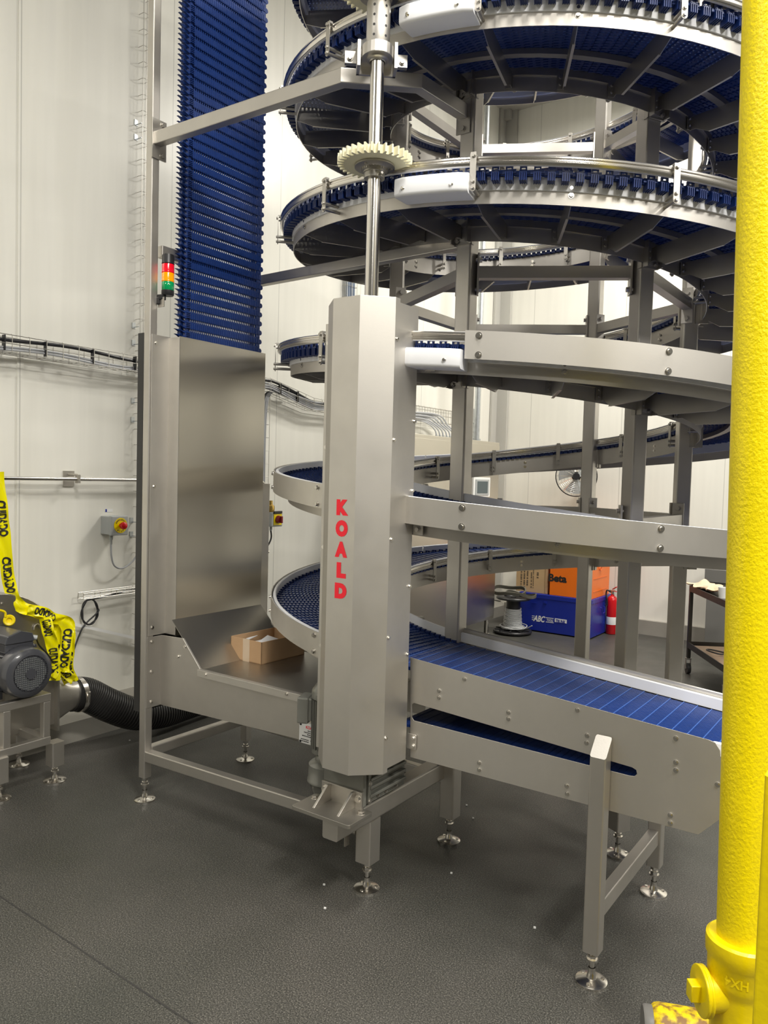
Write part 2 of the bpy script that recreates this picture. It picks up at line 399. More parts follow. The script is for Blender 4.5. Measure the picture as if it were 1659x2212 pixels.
# deck ribs every 15 degrees
def rib(s):
    t = 2*PI*s; er = Vector((-math.sin(t), -math.cos(t), 0)); et = Vector((-math.cos(t), math.sin(t), 0)); zb = H0+PT*s; c0 = Vector((SX, SY, 0))
    f = lambda r, z: c0+er*r+Vector((0, 0, zb+z))
    mb = MB(); mb.plate([[(1.226, .066), (1.226, -.0), (1.15, -.018), (.86, -.018), (.80, .012), (.772, .012), (.772, .066)]], f, .003, et)
    mb.hexa(f(1.005, -.018)+et*.004, er*.145, et*.005, Vector((0, 0, .0012)))
    mb.hexa(f(.776, .040)+et*.012, er*.0015, et*.014, Vector((0, 0, .030)))
    for dz in (.028, .054): mb.bolt(f(.768, dz)+et*.012, -er, .006, .008); mb.bolt(f(.779, dz)+et*.012, er, .006, .006)
    return mb
s = -1.204 + 1/24
s = (-13.5-15*28)/360
n_r = 0
while s < 2.93 and n_r < 98:
    rib(s).build('deck_rib', DSTEEL, S); s += 15/360; n_r += 1
# rail brackets
def bracket(s, r, d, rp):
    t = 2*PI*s; er = Vector((-math.sin(t), -math.cos(t), 0)); et = Vector((-math.cos(t), math.sin(t), 0)); zb = H0+PT*s; c0 = Vector((SX, SY, 0))
    f = lambda rr, z: c0+er*rr+Vector((0, 0, zb+z)); mb = MB(); up = Vector((0, 0, 1))
    lp = rrect(-.011, .011, .018, .150, .010, 4)
    mb.plate([lp], lambda u, z: f(r, z)+et*u, .004, er*d)
    for z in (.030, .052): mb.cyl(f(r, z), f(rp, z), .0065, 12); mb.bolt(f(r+d*.004, z), er*d, .0065, .007)
    mb.hexb(f(r+d*.004, .138), er*d, .0065, .007); mb.cyl(f(r, .130), f(r-d*.012, .130), .006, 8)
    mb.hexa(f(r-d*.006, .147), er*.008, et*.010, up*.004)
    return mb
for k_ in range(-13, 36):
    s = (-13.5+30*k_)/360
    if -1.03 < s < 2.9: bracket(s, 1.300, 1, 1.229).build('rail_bracket', DSTEEL, S)
for k_ in range(-36, 36):
    s = (-13.5+30*k_)/360
    if SMIN < s < 2.9: bracket(s, .722, -1, .768).build('inner_rail_bracket', DSTEEL, S)
# bolt pairs
for k_ in range(-18, 18):
    s = (-28.4+60*k_)/360
    if not SMIN < s < 2.9: continue
    t = 2*PI*s; er = Vector((-math.sin(t), -math.cos(t), 0)); mb = MB()
    for z in (.034, .058): MB().bolt(HP(s, 1.229, z), er, .0075, .007).build('bolt', POLISH, S); MB().bolt(HP(s, .768, z), -er, .0065, .006).build('inner_bolt', POLISH, S)
# clamps joining each turn to the posts
for k_ in range(6):
    p, an = legpos(k_)
    for j in range(-3, 4):
        s = j+(-an)/(2*PI)
        if not SMIN+.05 < s < SMAX: continue
        t = 2*PI*s; er = Vector((-math.sin(t), -math.cos(t), 0)); et = Vector((-math.cos(t), math.sin(t), 0)); mb = MB()
        for sg in (-1, 1): mb.hexa(HP(s, .768, .040)+et*sg*.038, er*.030, et*.003, Vector((0, 0, .052)))
        mb.hexa(HP(s, .762, .040), er*.004, et*.045, Vector((0, 0, .052)))
        for sg in (-1, 1):
            for dz in (.005, .075): mb.hexb(HP(s, .772, dz)+et*sg*.024, er, .008, .008)
        mb.build('post_clamp', DSTEEL, S)
# white blocks beside the sprockets
for j in (-1, 0, 1, 2):
    s0, s1 = j-13.0/360, j-.8/360
    if j == -1: s0 = -1-12.7/360
    mb = MB(); prof = rrect(1.226, 1.332, .010, .078, .012, 3)
    n = 8; mb.sweep([[HP(s0+(s1-s0)*i/n, r if r < 1.3 or 0 < i < n else r-.008, z) for r, z in prof] for i in range(n+1)])
    gb = mb.build('guide_block', WHITE, S); m2 = MB()
    for f_ in (.14, .80):
        sc_ = s1+(s0-s1)*f_; t = 2*PI*sc_; m2.cyl(HP(sc_, 1.331, .036), HP(sc_, 1.338, .036), .009, 14, .005)
    m2.build('screw', POLISH, gb)
# tall guard sheets of the lower turns
SG = -1.0-12.9/360
edges = [SG, -1.335, -1.66, -2.0, -2.33, -2.66, -3.0]
for i in range(6):
    a, b = edges[i]-.0005, edges[i+1]+.0005
    g = hsweep(MB(), [(1.298, .047), (1.301, .047), (1.301, .145), (1.298, .145)], b, a, 110)
    go = g.build('guard_sheet', SHEET, S)
    hsweep(MB(), [(1.276, .104), (1.296, .104), (1.296, .112), (1.290, .142), (1.280, .146), (1.276, .142)], b, a, 96).build('liner', WHITE, go)
    m2 = MB(); k0 = math.ceil((b*360+15.5)/30); k1 = math.floor((a*360+13.5)/30)
    for kk in range(k0, k1+1):
        s = (-13.5+30*kk)/360; t = 2*PI*s; er = Vector((-math.sin(t), -math.cos(t), 0))
        if not (b-.003 < s < a+.003): continue
        s = min(max(s, b+.006), a-.006)
        for z in (.062, .128): m2.bolt(HP(s, 1.301, z), er, .009, .009)
    if m2.v: m2.build('screw', POLISH, go)

for j, ss in ((-1, -1-6.4/360), (-2, -2-5.0/360)):
    t = 2*PI*ss; er = Vector((-math.sin(t), -math.cos(t), 0)); et = Vector((-math.cos(t), math.sin(t), 0))
    MB().hexa(HP(ss, 1.245, .026), er*.003, et*.020, Vector((0, 0, .022))).hexa(HP(ss, 1.237, .026)+et*.020, er*.010, et*.002, Vector((0, 0, .022))).hexb(HP(ss, 1.248, .026), er, .009, .012).build('joint_lug', SHEET, S, .001)

# ================================================================ INFEED CONVEYOR
inf = thing('infeed_conveyor', (.7, .28, 0), 'straight low end conveyor with bright blue belt and slotted stainless side plate', 'conveyor')
PB = .030
fa = lambda b: (lambda x, z: (x, b, z))
outer = [(.150, .923), (1.205, .846), (1.222, .842), (1.236, .822), (1.238, .806), (1.252, .796), (1.253, .628), (1.187, .556), (.163, .549)]
slot = [(.172, .756), (.163, .748), (.165, .700), (.174, .690), (.975, .682), (.992, .684), (1.000, .693), (.997, .705), (.985, .710)]
infp = MB().plate([outer, slot], fa(PB), .003, (0, 1, 0)).build('side_plate', SHEET, inf, .0006)
back = [(-.35, .945), (1.22, .842), (1.252, .796), (1.253, .628), (1.187, .556), (-.30, .62)]
MB().plate([back], fa(.560), .003, (0, 1, 0)).build('side_plate', SHEET, inf)
m2 = MB()
for px, py in ((948,1492),(948,1507),(1003,1467),(1098,1539),(1098,1553),(1247,1534),(1268,1589),(1267,1605),(1035,1648),(1035,1663),(1224,1698),(1225,1715),(1460,1595),(1460,1647),(1460,1664),(1550,1695),(1448,1761),(1448,1778)):
    m2.hexb(on(px, py, 'b', PB), (0, -1, 0), .0055, .006)
m2.build('screw', POLISH, infp)
def zb(a): return .892-.0865*(a-.066)
m2 = MB(); m3 = MB(); a = -.34; i = 0
n2 = 38; w2 = .480/n2
while a < 1.235:
    sl = -.0865
    def B2(b0, b1, u0, u1, z0, z1):
        m2.hexa((a+(u0+u1)/2, (b0+b1)/2, zb(a)+(z0+z1)/2+sl*(u0+u1)/2), ((u1-u0)/2, 0, sl*(u1-u0)/2), (0, (b1-b0)/2, 0), (0, 0, (z1-z0)/2))
    if a > .07:
        B2(.038, .522, -.0052, .0052, -.012, -.0012)
        m3.hexa((a-.022, .28, zb(a)+.0002-sl*.022), (.0013, 0, sl*.0013), (0, .242, 0), (0, 0, .0016))
        for j in range(n2):
            b = .038+w2*(j+.5)+(w2*.5 if i % 2 else 0)
            if b < .520: B2(b-.0047, b+.0047, -.0238, .0238, -.013, 0)
    a += .0474; i += 1
cbo = m2.build('conveyor_belt', BLUE, inf); m3.build('row_ridges', mat('ridge_highlight_wear', (.045, .12, .40), .35), cbo)  # paler blue paints highlights and wear into the ridge colour
# return strand seen through the slot
m2 = MB(); a = .10
while a < 1.18:
    z = .668+.012*(a-.1)
    m2.box(a, a+.0455, .036, .555, z-.010, z); m2.box(a+.020, a+.023, .036, .555, z-.010, z+.0015)
    for j in range(26): m2.box(a+.043, a+.049, .04+.02*j, .048+.02*j, z-.010, z)
    a += .0474
m2.build('return_belt', BLUE, inf)
def strip(b0, b1, z0, z1, a0=-.20, a1=1.235):
    mb = MB(); mb.sweep([[(a, b0, zb(a)+z0), (a, b1, zb(a)+z0), (a, b1, zb(a)+z1-.003), (a, (b0+b1)/2, zb(a)+z1), (a, b0, zb(a)+z1-.003)] for a in (a0, a1)], smooth=False); return mb
strip(.528, .546, .002, .043, .05).build('side_guide', WHITE, inf)
strip(.552, .560, -.04, .058, .05).build('guide_backing', SHEET, inf)
MB().cyl((1.205, .045, .755), (1.205, .555, .755), .033, 28).build('end_roller', STEEL, inf)
MB().plate([rrect(1.205, 1.262, .800, .838, .012)], fa(.036), .02, (0, 1, 0)).build('roller_end_block', WHITE, inf)
# support stand
for bb, zt, a0 in ((-.002, None, .868), (.665, .60, .872)):
    x0, x1, y0, y1 = a0, a0+.052, bb-.027, bb+.027
    if zt is None:
        mb = MB(); lp = rrect(x0, x1, y0, y1, .006, 3)
        mb.sweep([[(x, y, .105) for x, y in lp], [(x, y, .735+.057*(y-y0)/(y1-y0)) for x, y in lp]], smooth=False)
    else: mb = rtube(MB(), x0, x1, y0, y1, .115, zt)
    lg = mb.build('leg', STEEL, inf); foot_mesh((x0+x1)/2, bb, .11).build('levelling_foot', POLISH, lg)
MB().box(.876, .914, .022, .64, .205, .262).build('cross_bar', STEEL, inf, .003)
MB().plate([rrect(-.012, .030, .582, .640, .006)], lambda x, z: (.160+x, PB-.003, z), .003, (0, -1, 0)).bolt((.178, PB-.006, .626), (0, -1, 0), .007, .008).bolt((.178, PB-.006, .596), (0, -1, 0), .007, .008).build('joint_plate', SHEET, inf, .001)

# ================================================================ DRIVE COLUMN
drv = thing('drive_column', (.01, -.1, .375), 'upright stainless drive column with red KOALD lettering down its front', 'drive unit')
SHX, SHY = .022, -.10
ZT, ZB_ = 2.215, .533
pl = [(-.145, -.085), (-.145, -.137), (-.050, -.226), (.068, -.226), (.155, -.139), (.155, .010)]
def wallpoly(pts, z0, z1, th=.003):
    """folded sheet: open polyline extruded upwards, thickness inwards"""
    mb = MB(); P = [Vector((p[0], p[1])) for p in pts]; N = len(P); ins = []
    for i in range(N):
        d = (P[min(i+1, N-1)]-P[max(i-1, 0)]).normalized(); ins.append(P[i]+Vector((-d.y, d.x))*th)
    for i in range(N-1):
        q = [P[i], P[i+1], ins[i+1], ins[i]]
        mb.add([(v.x, v.y, z) for z in (z0, z1) for v in q], [(0, 1, 2, 3), (7, 6, 5, 4), (0, 1, 5, 4), (1, 2, 6, 5), (2, 3, 7, 6), (3, 0, 4, 7)])
    return mb
cov = wallpoly([(-.050-.092, -.226+.086), (-.050, -.226), (.068, -.226), (.158, -.140), (.158, -.112)], ZB_, ZT)
cov.box(-.048, .066, -.224, .0, ZT-.004, ZT-.002)
cover = cov.build('front_cover', SHEET, drv, .0015)
side = MB().box(.151, .1545, -.135, .012, ZB_+.012, ZT-.012).box(-.142, -.139, -.14, .0, ZB_+.012, ZT-.04)
side.build('side_cover', SHEET, drv, .001)
MB().box(-.172, -.142, -.118, -.115, ZB_+.02, ZT-.06).box(-.172, -.169, -.115, -.03, ZB_+.02, ZT-.06).build('back_flange', SHEET, drv, .001)
m2 = MB()
for px, py in ((853,731),(848,950),(844,1165),(838,1378),(834,1594)): z = on(px, py, 'a', .158).z; m2.hexb((.158, -.128, z), (1, 0, 0), .0055, .006)
for py in (742, 966, 1182, 1396): z = on(703, py, 'b', -.118).z; m2.hexb((-.158, -.118, z), (0, -1, 0), .0055, .006)
for px, py in ((898,760),(894,910),(890,1060),(889,1110),(884,1266),(880,1413)): z = on(px, py, 'a', .1545).z; m2.hexb((.1545, .002, z), (1, 0, 0), .0055, .007)
m2.build('screw', POLISH, cover)
for ch, x0, x1, y0, y1 in (('K', 727, 752.5, 1079, 1113.5), ('O', 725, 751, 1123.5, 1159.5), ('A', 723.5, 750, 1170, 1204), ('L', 727, 747, 1215, 1249), ('D', 723, 748.5, 1259.5, 1293.5)):
    p = on(x0, (y0+y1)/2, 'b', -.2265); q = on(x1, (y0+y1)/2, 'b', -.2265); zt = on((x0+x1)/2, y0, 'b', -.2265).z; zl = on((x0+x1)/2, y1, 'b', -.2265).z
    text_fit(MB(), ch, (p.x, -.2265, zl), (1, 0, 0), (0, 0, 1), q.x-p.x, zt-zl, .085, .0004).build('lettering', RED, cover, label='red letter %s' % ch)
# shaft with sprockets
shaft = MB().cyl((SHX, SHY, .55), (SHX, SHY, 4.6), .0245, 32).build('drive_shaft', POLISH, drv)
def sprocket(z):
    mb = MB(); nt = 34; R0_, R1_ = .112, .134; lo = []
    for k in range(nt):
        for f_, r in ((.0, R0_), (.22, R0_+.002), (.34, R1_), (.60, R1_), (.74, R0_+.002)):
            t = 2*PI*(k+f_)/nt; lo.append((r*math.cos(t), r*math.sin(t)))
    hole = [(.026*math.cos(2*PI*k/24), .026*math.sin(2*PI*k/24)) for k in range(24)]
    mb.plate([lo, hole], lambda x, y: (SHX+x, SHY+y, z), .030, (0, 0, 1))
    sp = mb.build('sprocket', CREAM, drv, .0015)
    h = MB().lathe([(.026, -.002), (.072, -.002), (.072, -.008), (.052, -.010), (.046, -.014), (.046, -.020), (.040, -.021), (.040, -.026), (.0365, -.028), (.0365, -.046), (.025, -.047)], (SHX, SHY, z), n=40)
    for k in range(3):
        t = 2*PI*k/3+.6; h.cyl((SHX+.058*math.cos(t), SHY+.058*math.sin(t), z-.009), (SHX+.058*math.cos(t), SHY+.058*math.sin(t), z-.014), .006, 6)
    h.cyl((SHX+.036, SHY-.012, z-.037), (SHX+.046, SHY-.017, z-.037), .005, 8)
    for k in range(28):
        t = 2*PI*k/28; h.hexa((SHX+.046*math.cos(t), SHY+.046*math.sin(t), z-.016), (.0016*math.cos(t), .0016*math.sin(t), 0), (-.002*math.sin(t), .002*math.cos(t), 0), (0, 0, .004))
    h.build('hub', DSTEEL, sp)
for z in (2.700, 3.295, 3.89): sprocket(z)
cp = MB().lathe([(.0245, .0), (.041, .0), (.042, .002), (.042, .142), (.041, .145), (.0245, .145)], (SHX, SHY, 3.118), n=40).build('shaft_coupling', STEEL, drv)
m2 = MB()
for j in range(4):
    for tt in (-1.30, -.25):
        m2.cyl((SHX+.040*math.cos(tt), SHY+.040*math.sin(tt), 3.136+.034*j), (SHX+.0428*math.cos(tt), SHY+.0428*math.sin(tt), 3.136+.034*j), .0045, 10)
m2.build('set_screw', BLACK, cp)
# pillow block on the bent beam: beam runs from tower post to first spiral post
bd = Vector((.757, .653, 0)).normalized(); bn = Vector((bd.y, -bd.x, 0)); bc = Vector((SHX, SHY, 0)); up = Vector((0, 0, 1))
ub = MB(); prof = [(-.074, 0), (-.074, .016), (-.056, .02)]
f = lambda u, n_, z: bc+bd*u+bn*n_+up*z
arc = [(-.055, -.005)]+[(.055*math.cos(math.radians(180-k*15)), .052*math.sin(math.radians(180-k*15))+.005) for k in range(13)]+[(.055, -.005)]
pb = MB().plate([[(-.056, -.060), (-.056, 0)]+[(.056*math.cos(math.radians(180-k*15)), .056*math.sin(math.radians(180-k*15))) for k in range(13)]+[(.056, -.060)],
                 [(.027*math.cos(2*PI*k/20), .027*math.sin(2*PI*k/20)) for k in range(20)]], lambda u, n_: f(u, n_, 3.072), .040, up)
pbo = pb.build('bearing_block', STEEL, drv, .003)
MB().lathe([(.027, 0), (.040, 0), (.040, -.006), (.034, -.010), (.030, -.010), (.027, -.014)], (SHX, SHY, 3.072), n=32).build('bearing_insert', DSTEEL, pbo)
mb = MB(); mb.hexa(f(0, -.066, 3.090), bd*.072, bn*.006, up*.045)
for sg in (-1, 1): mb.hexa(f(sg*.066, -.034, 3.090), bd*.006, bn*.036, up*.045)
mb.build('bearing_bracket', STEEL, drv, .001)
m2 = MB()
for sg in (-1, 1): m2.hexa(f(sg*.092, -.074, 3.105), bd*.022, bn*.010, up*.022); m2.hexb(f(sg*.095, -.062, 3.100), bn, .008, .008)
m2.build('clamp_lug', DSTEEL, drv, .002)
# gear unit under the column
gb = MB().box(-.120, .055, -.112, .16, .378, .56).box(-.128, .060, -.120, -.10, .378, .53).box(-.115, .050, -.118, -.112, .50, .506)
gbo = gb.build('gear_unit', CAST, drv, .004)
m2 = MB()
for j in range(5): m2.box(.055, .070, -.085, .15, .405+.031*j, .417+.031*j)
m2.box(.055, .066, -.095, -.080, .385, .55)
m2.build('cooling_fins', CAST, gbo, .002)
m2 = MB()
for z in (.395, .46, .53): m2.hexb((.066, -.088, z), (1, 0, 0), .007, .006)
for y in (-.02, .03, .10): m2.hexb((.056, y, .392), (1, 0, 0), .0055, .006)
m2.build('screw', DSTEEL, gbo)
# gear motor on the left of the column
MX, MY = -.205, -.018
mo = MB().lathe([(0, .800), (.018, .798), (.030, .790), (.052, .757), (.058, .750), (.060, .742), (.060, .716), (.052, .714), (.050, .520), (.056, .518), (.056, .500), (.040, .496), (.040, .480)], (MX, MY, 0), n=32).build('motor', CAST, drv)
m2 = MB()
for k in range(26):
    t = 2*PI*k/26; m2.hexa((MX+.054*math.cos(t), MY+.054*math.sin(t), .615), (.006*math.cos(t), .006*math.sin(t), 0), (-.0016*math.sin(t), .0016*math.cos(t), 0), (0, 0, .097))
m2.build('cooling_fins', CAST, mo)
MB().hexa((MX-.082, MY-.030, .665), (.022, .008, 0), (-.016, .040, 0), (0, 0, .052)).hexa((MX-.060, MY-.022, .668), (.012, .004, 0), (-.013, .033, 0), (0, 0, .046)).build('terminal_box', CAST, mo, .006)
MB().lathe([(.030, .496), (.046, .492), (.050, .480), (.050, .470), (.068, .462), (.075, .455), (.077, .400), (.080, .396), (.080, .388), (.070, .380), (.052, .33), (.045, .30), (0, .30)], (MX+.012, MY, 0), n=32).box(MX, -.11, MY-.05, MY+.05, .385, .45).build('gear_flange', CAST, mo)
# torque plate carrying the gear unit
tp = MB().plate([rrect(-.165, .105, -.262, -.118, .012)], lambda x, y: (x, y, .361), .014, up)
tpo = tp.build('mounting_plate', DSTEEL, drv, .002)
m2 = MB().box(-.128, .062, -.132, -.122, .372, .438)
for x in (-.092, .022): m2.plate([[(-.228, .375), (-.132, .375), (-.132, .436), (-.150, .436)]], lambda y, z, x=x: (x, y, z), .010, (1, 0, 0))
m2.build('angle_bracket', DSTEEL, tpo, .001)
m2 = MB()
for x, y in ((-.140, -.155), (.078, -.155)): m2.hexb((x, y, .375), up, .011, .010)
for x in (-.112, .046): m2.hexb((x, -.132, .412), (0, -1, 0), .010, .010)
m2.build('bolt', POLISH, tpo)

# ================================================================ RETURN TOWER
tw = thing('return_tower', (-1.32, .3, 0), 'stainless return tower frame with tall sheet panel and hopper tray, carrying hanging blue belt', 'machine frame')
PX0, PX1 = -1.347, -1.303
for y0, y1 in ((-.033, .010), (.640, .683)):
    p = rtube(MB(), PX0, PX1, y0, y1, .115, 5.0, .005).build('post', STEEL, tw); foot_mesh(-1.325, (y0+y1)/2, .11).build('levelling_foot', POLISH, p)
# low frame rails
MB().bar((-1.303, -.010, .222), (-.035, -.004, .254), .045, .05).build('frame_rail', STEEL, tw, .004)
rr_ = rtube(MB(), -.035, .035, -.233, .59, .287, .360, .006)
mb = MB(); lp = rrect(-.035, .035, .284, .360, .008, 3); mb.sweep([[(x, y, z) for x, z in lp] for y in (-.235, .545)], smooth=False); mb.build('frame_rail', STEEL, tw)
MB().bar((-1.325, .010, .235), (-1.325, .64, .235), .042, .05).build('frame_rail', STEEL, tw, .004)
MB().box(-1.303, -.01, .610, .650, .215, .262).build('frame_rail', STEEL, tw, .004)
mb = rtube(MB(), -.035, .035, -.035, .035, .115, .284); lg = mb.build('leg', STEEL, tw, 0); foot_mesh(0, 0, .11).build('levelling_foot', POLISH, lg)
MB().plate([rrect(-.05, -.02, .175, .284, .004)], lambda y, z: (-.062, y-.02, z), .003, (1, 0, 0)).cyl((-.059, -.03, .225), (-.035, -.03, .225), .009, 12).build('earthing_tab', DSTEEL, tw)
# beams
def beam(pts, w_=.045, h_=.058, name='beam'):
    mb = MB(); P = [Vector(p) for p in pts]; rings = []
    for i, p in enumerate(P):
        d0 = (P[i]-P[i-1]).normalized() if i else (P[1]-P[0]).normalized(); d1 = (P[i+1]-P[i]).normalized() if i < len(P)-1 else d0
        d = (d0+d1).normalized(); n_ = Vector((d.y, -d.x, 0)).normalized()/max(.3, d.dot(d1))
        rings.append([p+n_*(w_/2)*a+Vector((0, 0, h_/2*b)) for a, b in ((1, 1), (1, -1), (-1, -1), (-1, 1))])
    mb.sweep(rings, smooth=False); return mb
b1 = beam([(-1.303, -.006, 3.12), (-.225, .012, 3.12), (.0, .205, 3.12), (.03, .50, 3.12)]); b1.build('bent_beam', STEEL, tw, .004)
m2 = MB().box(-1.303, -1.296, -.038, .042, 3.03, 3.21)
for z in (3.05, 3.19): m2.hexb((-1.296, .02, z), (1, 0, 0), .011, .010)
m2.box(.0, .065, .497, .503, 3.03, 3.21)
for z in (3.05, 3.19): m2.hexb((.032, .497, z), (0, -1, 0), .011, .010)
m2.build('end_plate', DSTEEL, tw, .002)
beam([(-1.303, .655, 2.612), (.03, .56, 2.60)], .045, .05).build('beam', STEEL, tw, .004)
beam([(-1.325, .033, 2.622), (-1.325, .632, 2.622)], .04, .055).build('beam', STEEL, tw, .004)
# sheet panel, flanges, hopper
PA = -1.222
panel = MB().box(PA-.003, PA, .075, .652, .800, 2.226)
pn = panel.build('tall_panel', PANELM, tw, .001)
MB().box(-1.302, -1.298, -.024, .078, .803, 2.226).box(-1.300, PA, .074, .078, .803, 2.222).build('panel_flange', SHEET, pn, .001)
m2 = MB()
for py in (742, 1051, 1353): z = on(342, py, 'a', -1.299).z; m2.hexb((-1.299, 0, z), (1, 0, 0), .0065, .006)
m2.build('screw', POLISH, pn)
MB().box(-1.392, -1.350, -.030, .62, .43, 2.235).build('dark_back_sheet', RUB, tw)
m2 = MB()
for z in (2.19, 1.49, .95, .53): m2.cyl((-1.352, -.012, z), (-1.343, -.012, z), .008, 10)
m2.build('spacer', POLISH, tw)
hs = [(-1.300, .798), (-1.133, .806), (-1.014, .680), (-.16, .680), (-.16, .492), (-1.300, .458)]
hp = MB().plate([hs], fa(.050), .003, (0, 1, 0)).box(-1.303, -1.299, -.028, .052, .456, .797)
hpo = hp.build('hopper_side', STEEL, tw, .001)
MB().bar((-1.133, .048, .8065), (-1.012, .048, .681), .010, .004).box(-1.014, -.17, .030, .053, .676, .682).box(-1.014, -.17, .028, .031, .650, .682).build('edge_lip', SHEET, hpo, .001)
m2 = MB()
for px, py in ((336,1385),(335,1450),(335,1514)): z = on(px, py, 'a', -1.299).z; m2.hexb((-1.299, 0, z), (1, 0, 0), .0065, .006)
for px, py in ((385,1418),(400,1397)): m2.hexb(on(px, py, 'b', .050), (0, -1, 0), .0065, .006)
for px, py in ((444,1457),(619,1499)): q = on(px, py, 'b', .028); m2.hexb(q, (0, -1, 0), .006, .006)
m2.build('screw', POLISH, hpo)
MB().plate([hs], fa(.652), .003, (0, 1, 0)).build('hopper_side', STEEL, tw)
mb = MB().box(-1.012, -.17, .053, .652, .674, .677); mb.plate([[(.053, 0), (.652, 0), (.652, 1), (.053, 1)]], lambda y, t: (-1.012-.21*t, y, .677+.205*t), .003, (-.7, 0, -.7))
mb.build('tray', TRAYM, tw)
q0 = on(563, 1045, 'a', -1.30); q1 = on(583, 1045, 'a', -1.30)
MB().box(-1.345, -1.300, .684, q1.y, .78, q0.z).build('rear_sheet', SHEET, tw, .001)
# name plate
np_ = MB().plate([rrect(-.402, -.285, .476, .562, .004)], fa(.0495), .002, (0, -1, 0)).build('name_plate', WPAINT, hpo)
text_fit(MB(), 'KOALD', (-.365, .0472, .540), (1, 0, 0), (0, 0, 1), .052, .013, .03, .0002).build('lettering', RED, np_, label='red KOALD lettering')
m2 = MB()
for z, x0, x1 in ((.532, -.355, -.312), (.524, -.375, -.295), (.516, -.358, -.310), (.508, -.385, -.295), (.493, -.392, -.350), (.493, -.340, -.300), (.485, -.392, -.350)):
    x = x0
    while x < x1-.004:
        q = random.uniform(.004, .009); m2.box(x, min(x+q, x1), .0470, .0474, z-.0022, z+.0018); x += q+.002
m2.bolt((-.394, .0475, .554), (0, -1, 0), .004, .003).bolt((-.394, .0475, .482), (0, -1, 0), .004, .003)
m2.build('small_print', INK, np_)
# hanging belt: two strands
def vbelt(a0, sgn, ph):
    mb = MB(); z = 2.10+ph; i = 0; p = .0474; n = 38; w_ = .0124
    while z < 4.75:
        mb.box(a0-.005, a0+.005, .150, .628, z-.0165, z+.0165)
        for j in range(n+1):
            b = .150+w_*j; mb.box(a0-.0015, a0+.0015, b, b+.0052, z+.0150, z+.0324)
        for j in range(n): b = .152+w_*j; mb.box(a0+sgn*.005, a0+sgn*.0075, b, b+.006, z-.0135, z+.0125)
        mb.box(a0-.005, a0+.005, .600, .628, z+.0150, z+.0324)
        mb.box(a0-.010, a0+.010, .126, .153, z-.0172, z+.0172)
        for dz in (-.013, -.005, .003, .011): mb.box(a0+sgn*.008, a0+sgn*.016, .128, .150, z+dz-.0015, z+dz+.0015)
        for zz in (-.018, .006): mb.plate([[(.130, zz), (.108, zz+.008), (.098, zz+.010), (.130, zz+.012)]], lambda y, q, z=z: (a0-.006, y, z+q), .012, (1, 0, 0))
        mb.box(a0-.006, a0+.006, .130, .145, z+.0172, z+.0302)
        mb.cyl((a0-.006, .630, z-.004), (a0+.006, .630, z-.004), .013, 10)
        z += p; i += 1
    return mb
vbelt(-1.250, 1, 0).build('hanging_belt', BLUE, tw)
vbelt(-1.290, -1, .012).build('hanging_belt', BLUE, tw)

# signal lamp on the post
sg = thing('signal_tower', (-1.283, .03, 2.42), 'small red, amber and green stack light with black cap fixed to tower post', 'signal light')
c = (-1.276, .045, 0)
L_ = lambda p: MB().lathe(p, c, n=28)
L_([(0, 2.412), (.026, 2.412), (.029, 2.418), (.029, 2.436), (0, 2.436)]).build('base', BLACK, sg)
L_([(.027, 2.436), (.0285, 2.438), (.0285, 2.474), (.027, 2.476), (0, 2.476)]).build('green_lens', LG, sg, label='green lens')
L_([(.0285, 2.476), (.0300, 2.479), (.0285, 2.482), (.0285, 2.515), (.027, 2.517), (0, 2.517)]).build('amber_lens', LA, sg, label='amber lens')
L_([(.0285, 2.517), (.0300, 2.520), (.0285, 2.523), (.0285, 2.556), (.027, 2.558), (0, 2.558)]).build('red_lens', LR, sg, label='red lens')
L_([(.0285, 2.558), (.030, 2.561), (.0285, 2.564), (.0275, 2.598), (.026, 2.602), (0, 2.602)]).build('cap', BLACK, sg)
MB().hexa((-1.292, .02, 2.402), (.018, .004, 0), (-.003, .014, 0), (0, 0, .012)).hexa((-1.300, .012, 2.385), (.012, .0, 0), (0, .010, 0), (0, 0, .016)).build('bracket', BLACK, sg, .003)
MB().box(-1.303, -1.262, .012, .016, 2.355, 2.40).build('mounting_tab', DSTEEL, sg)

# box on the tray
bx = thing('cardboard_box', (-.97, .45, .677), 'open cardboard box with papers inside, standing on the stainless hopper tray', 'box')
bx.rotation_euler = (0, 0, math.radians(-2))
bxw = (-.108, .108, -.150, .150)
def boxin(parent, x0, x1, y0, y1, z0, z1, m, name, bev=0):
    mb = MB().box(x0, x1, y0, y1, z0, z1); me = mb; o = bpy.data.objects
    q = me.build(name, m, None, bev); q.parent = parent; return q
x0, x1, y0, y1 = bxw
mb = MB().box(x0, x1, y0, y1, 0, .004).box(x0, x1, y0, y0+.004, 0, .108).box(x0, x1, y1-.004, y1, 0, .108).box(x0, x0+.004, y0, y1, 0, .108).box(x1-.004, x1, y0, y1, 0, .108)
q = mb.build('carton', CARD); q.parent = bx
mb = MB().box(-.020, .026, y0-.0008, y0, .0, .085).box(-.020, .026, y0-.0008, y0+.0045, .084, .109); q2 = mb.build('parcel_tape', mat('clear_tape', (.62, .48, .34), .2)); q2.parent = q
pp = thing('leaflet', (-1.0, .42, .69), 'white printed leaflets lying in the cardboard box', 'paper')
MB().hexa((-1.035, .365, .765), (.030, .004, .010), (-.004, .045, .006), (0, 0, .0015)).hexa((-.96, .44, .752), (.035, .01, -.008), (-.008, .05, .012), (0, 0, .0015)).build('sheet', PAPER, pp)
MB().hexa((-.925, .36, .758), (.028, -.005, .012), (.010, .04, .004), (0, 0, .0015)).box(-1.06, -.90, .33, .50, .684, .74).build('sheet', WPAINT, pp)

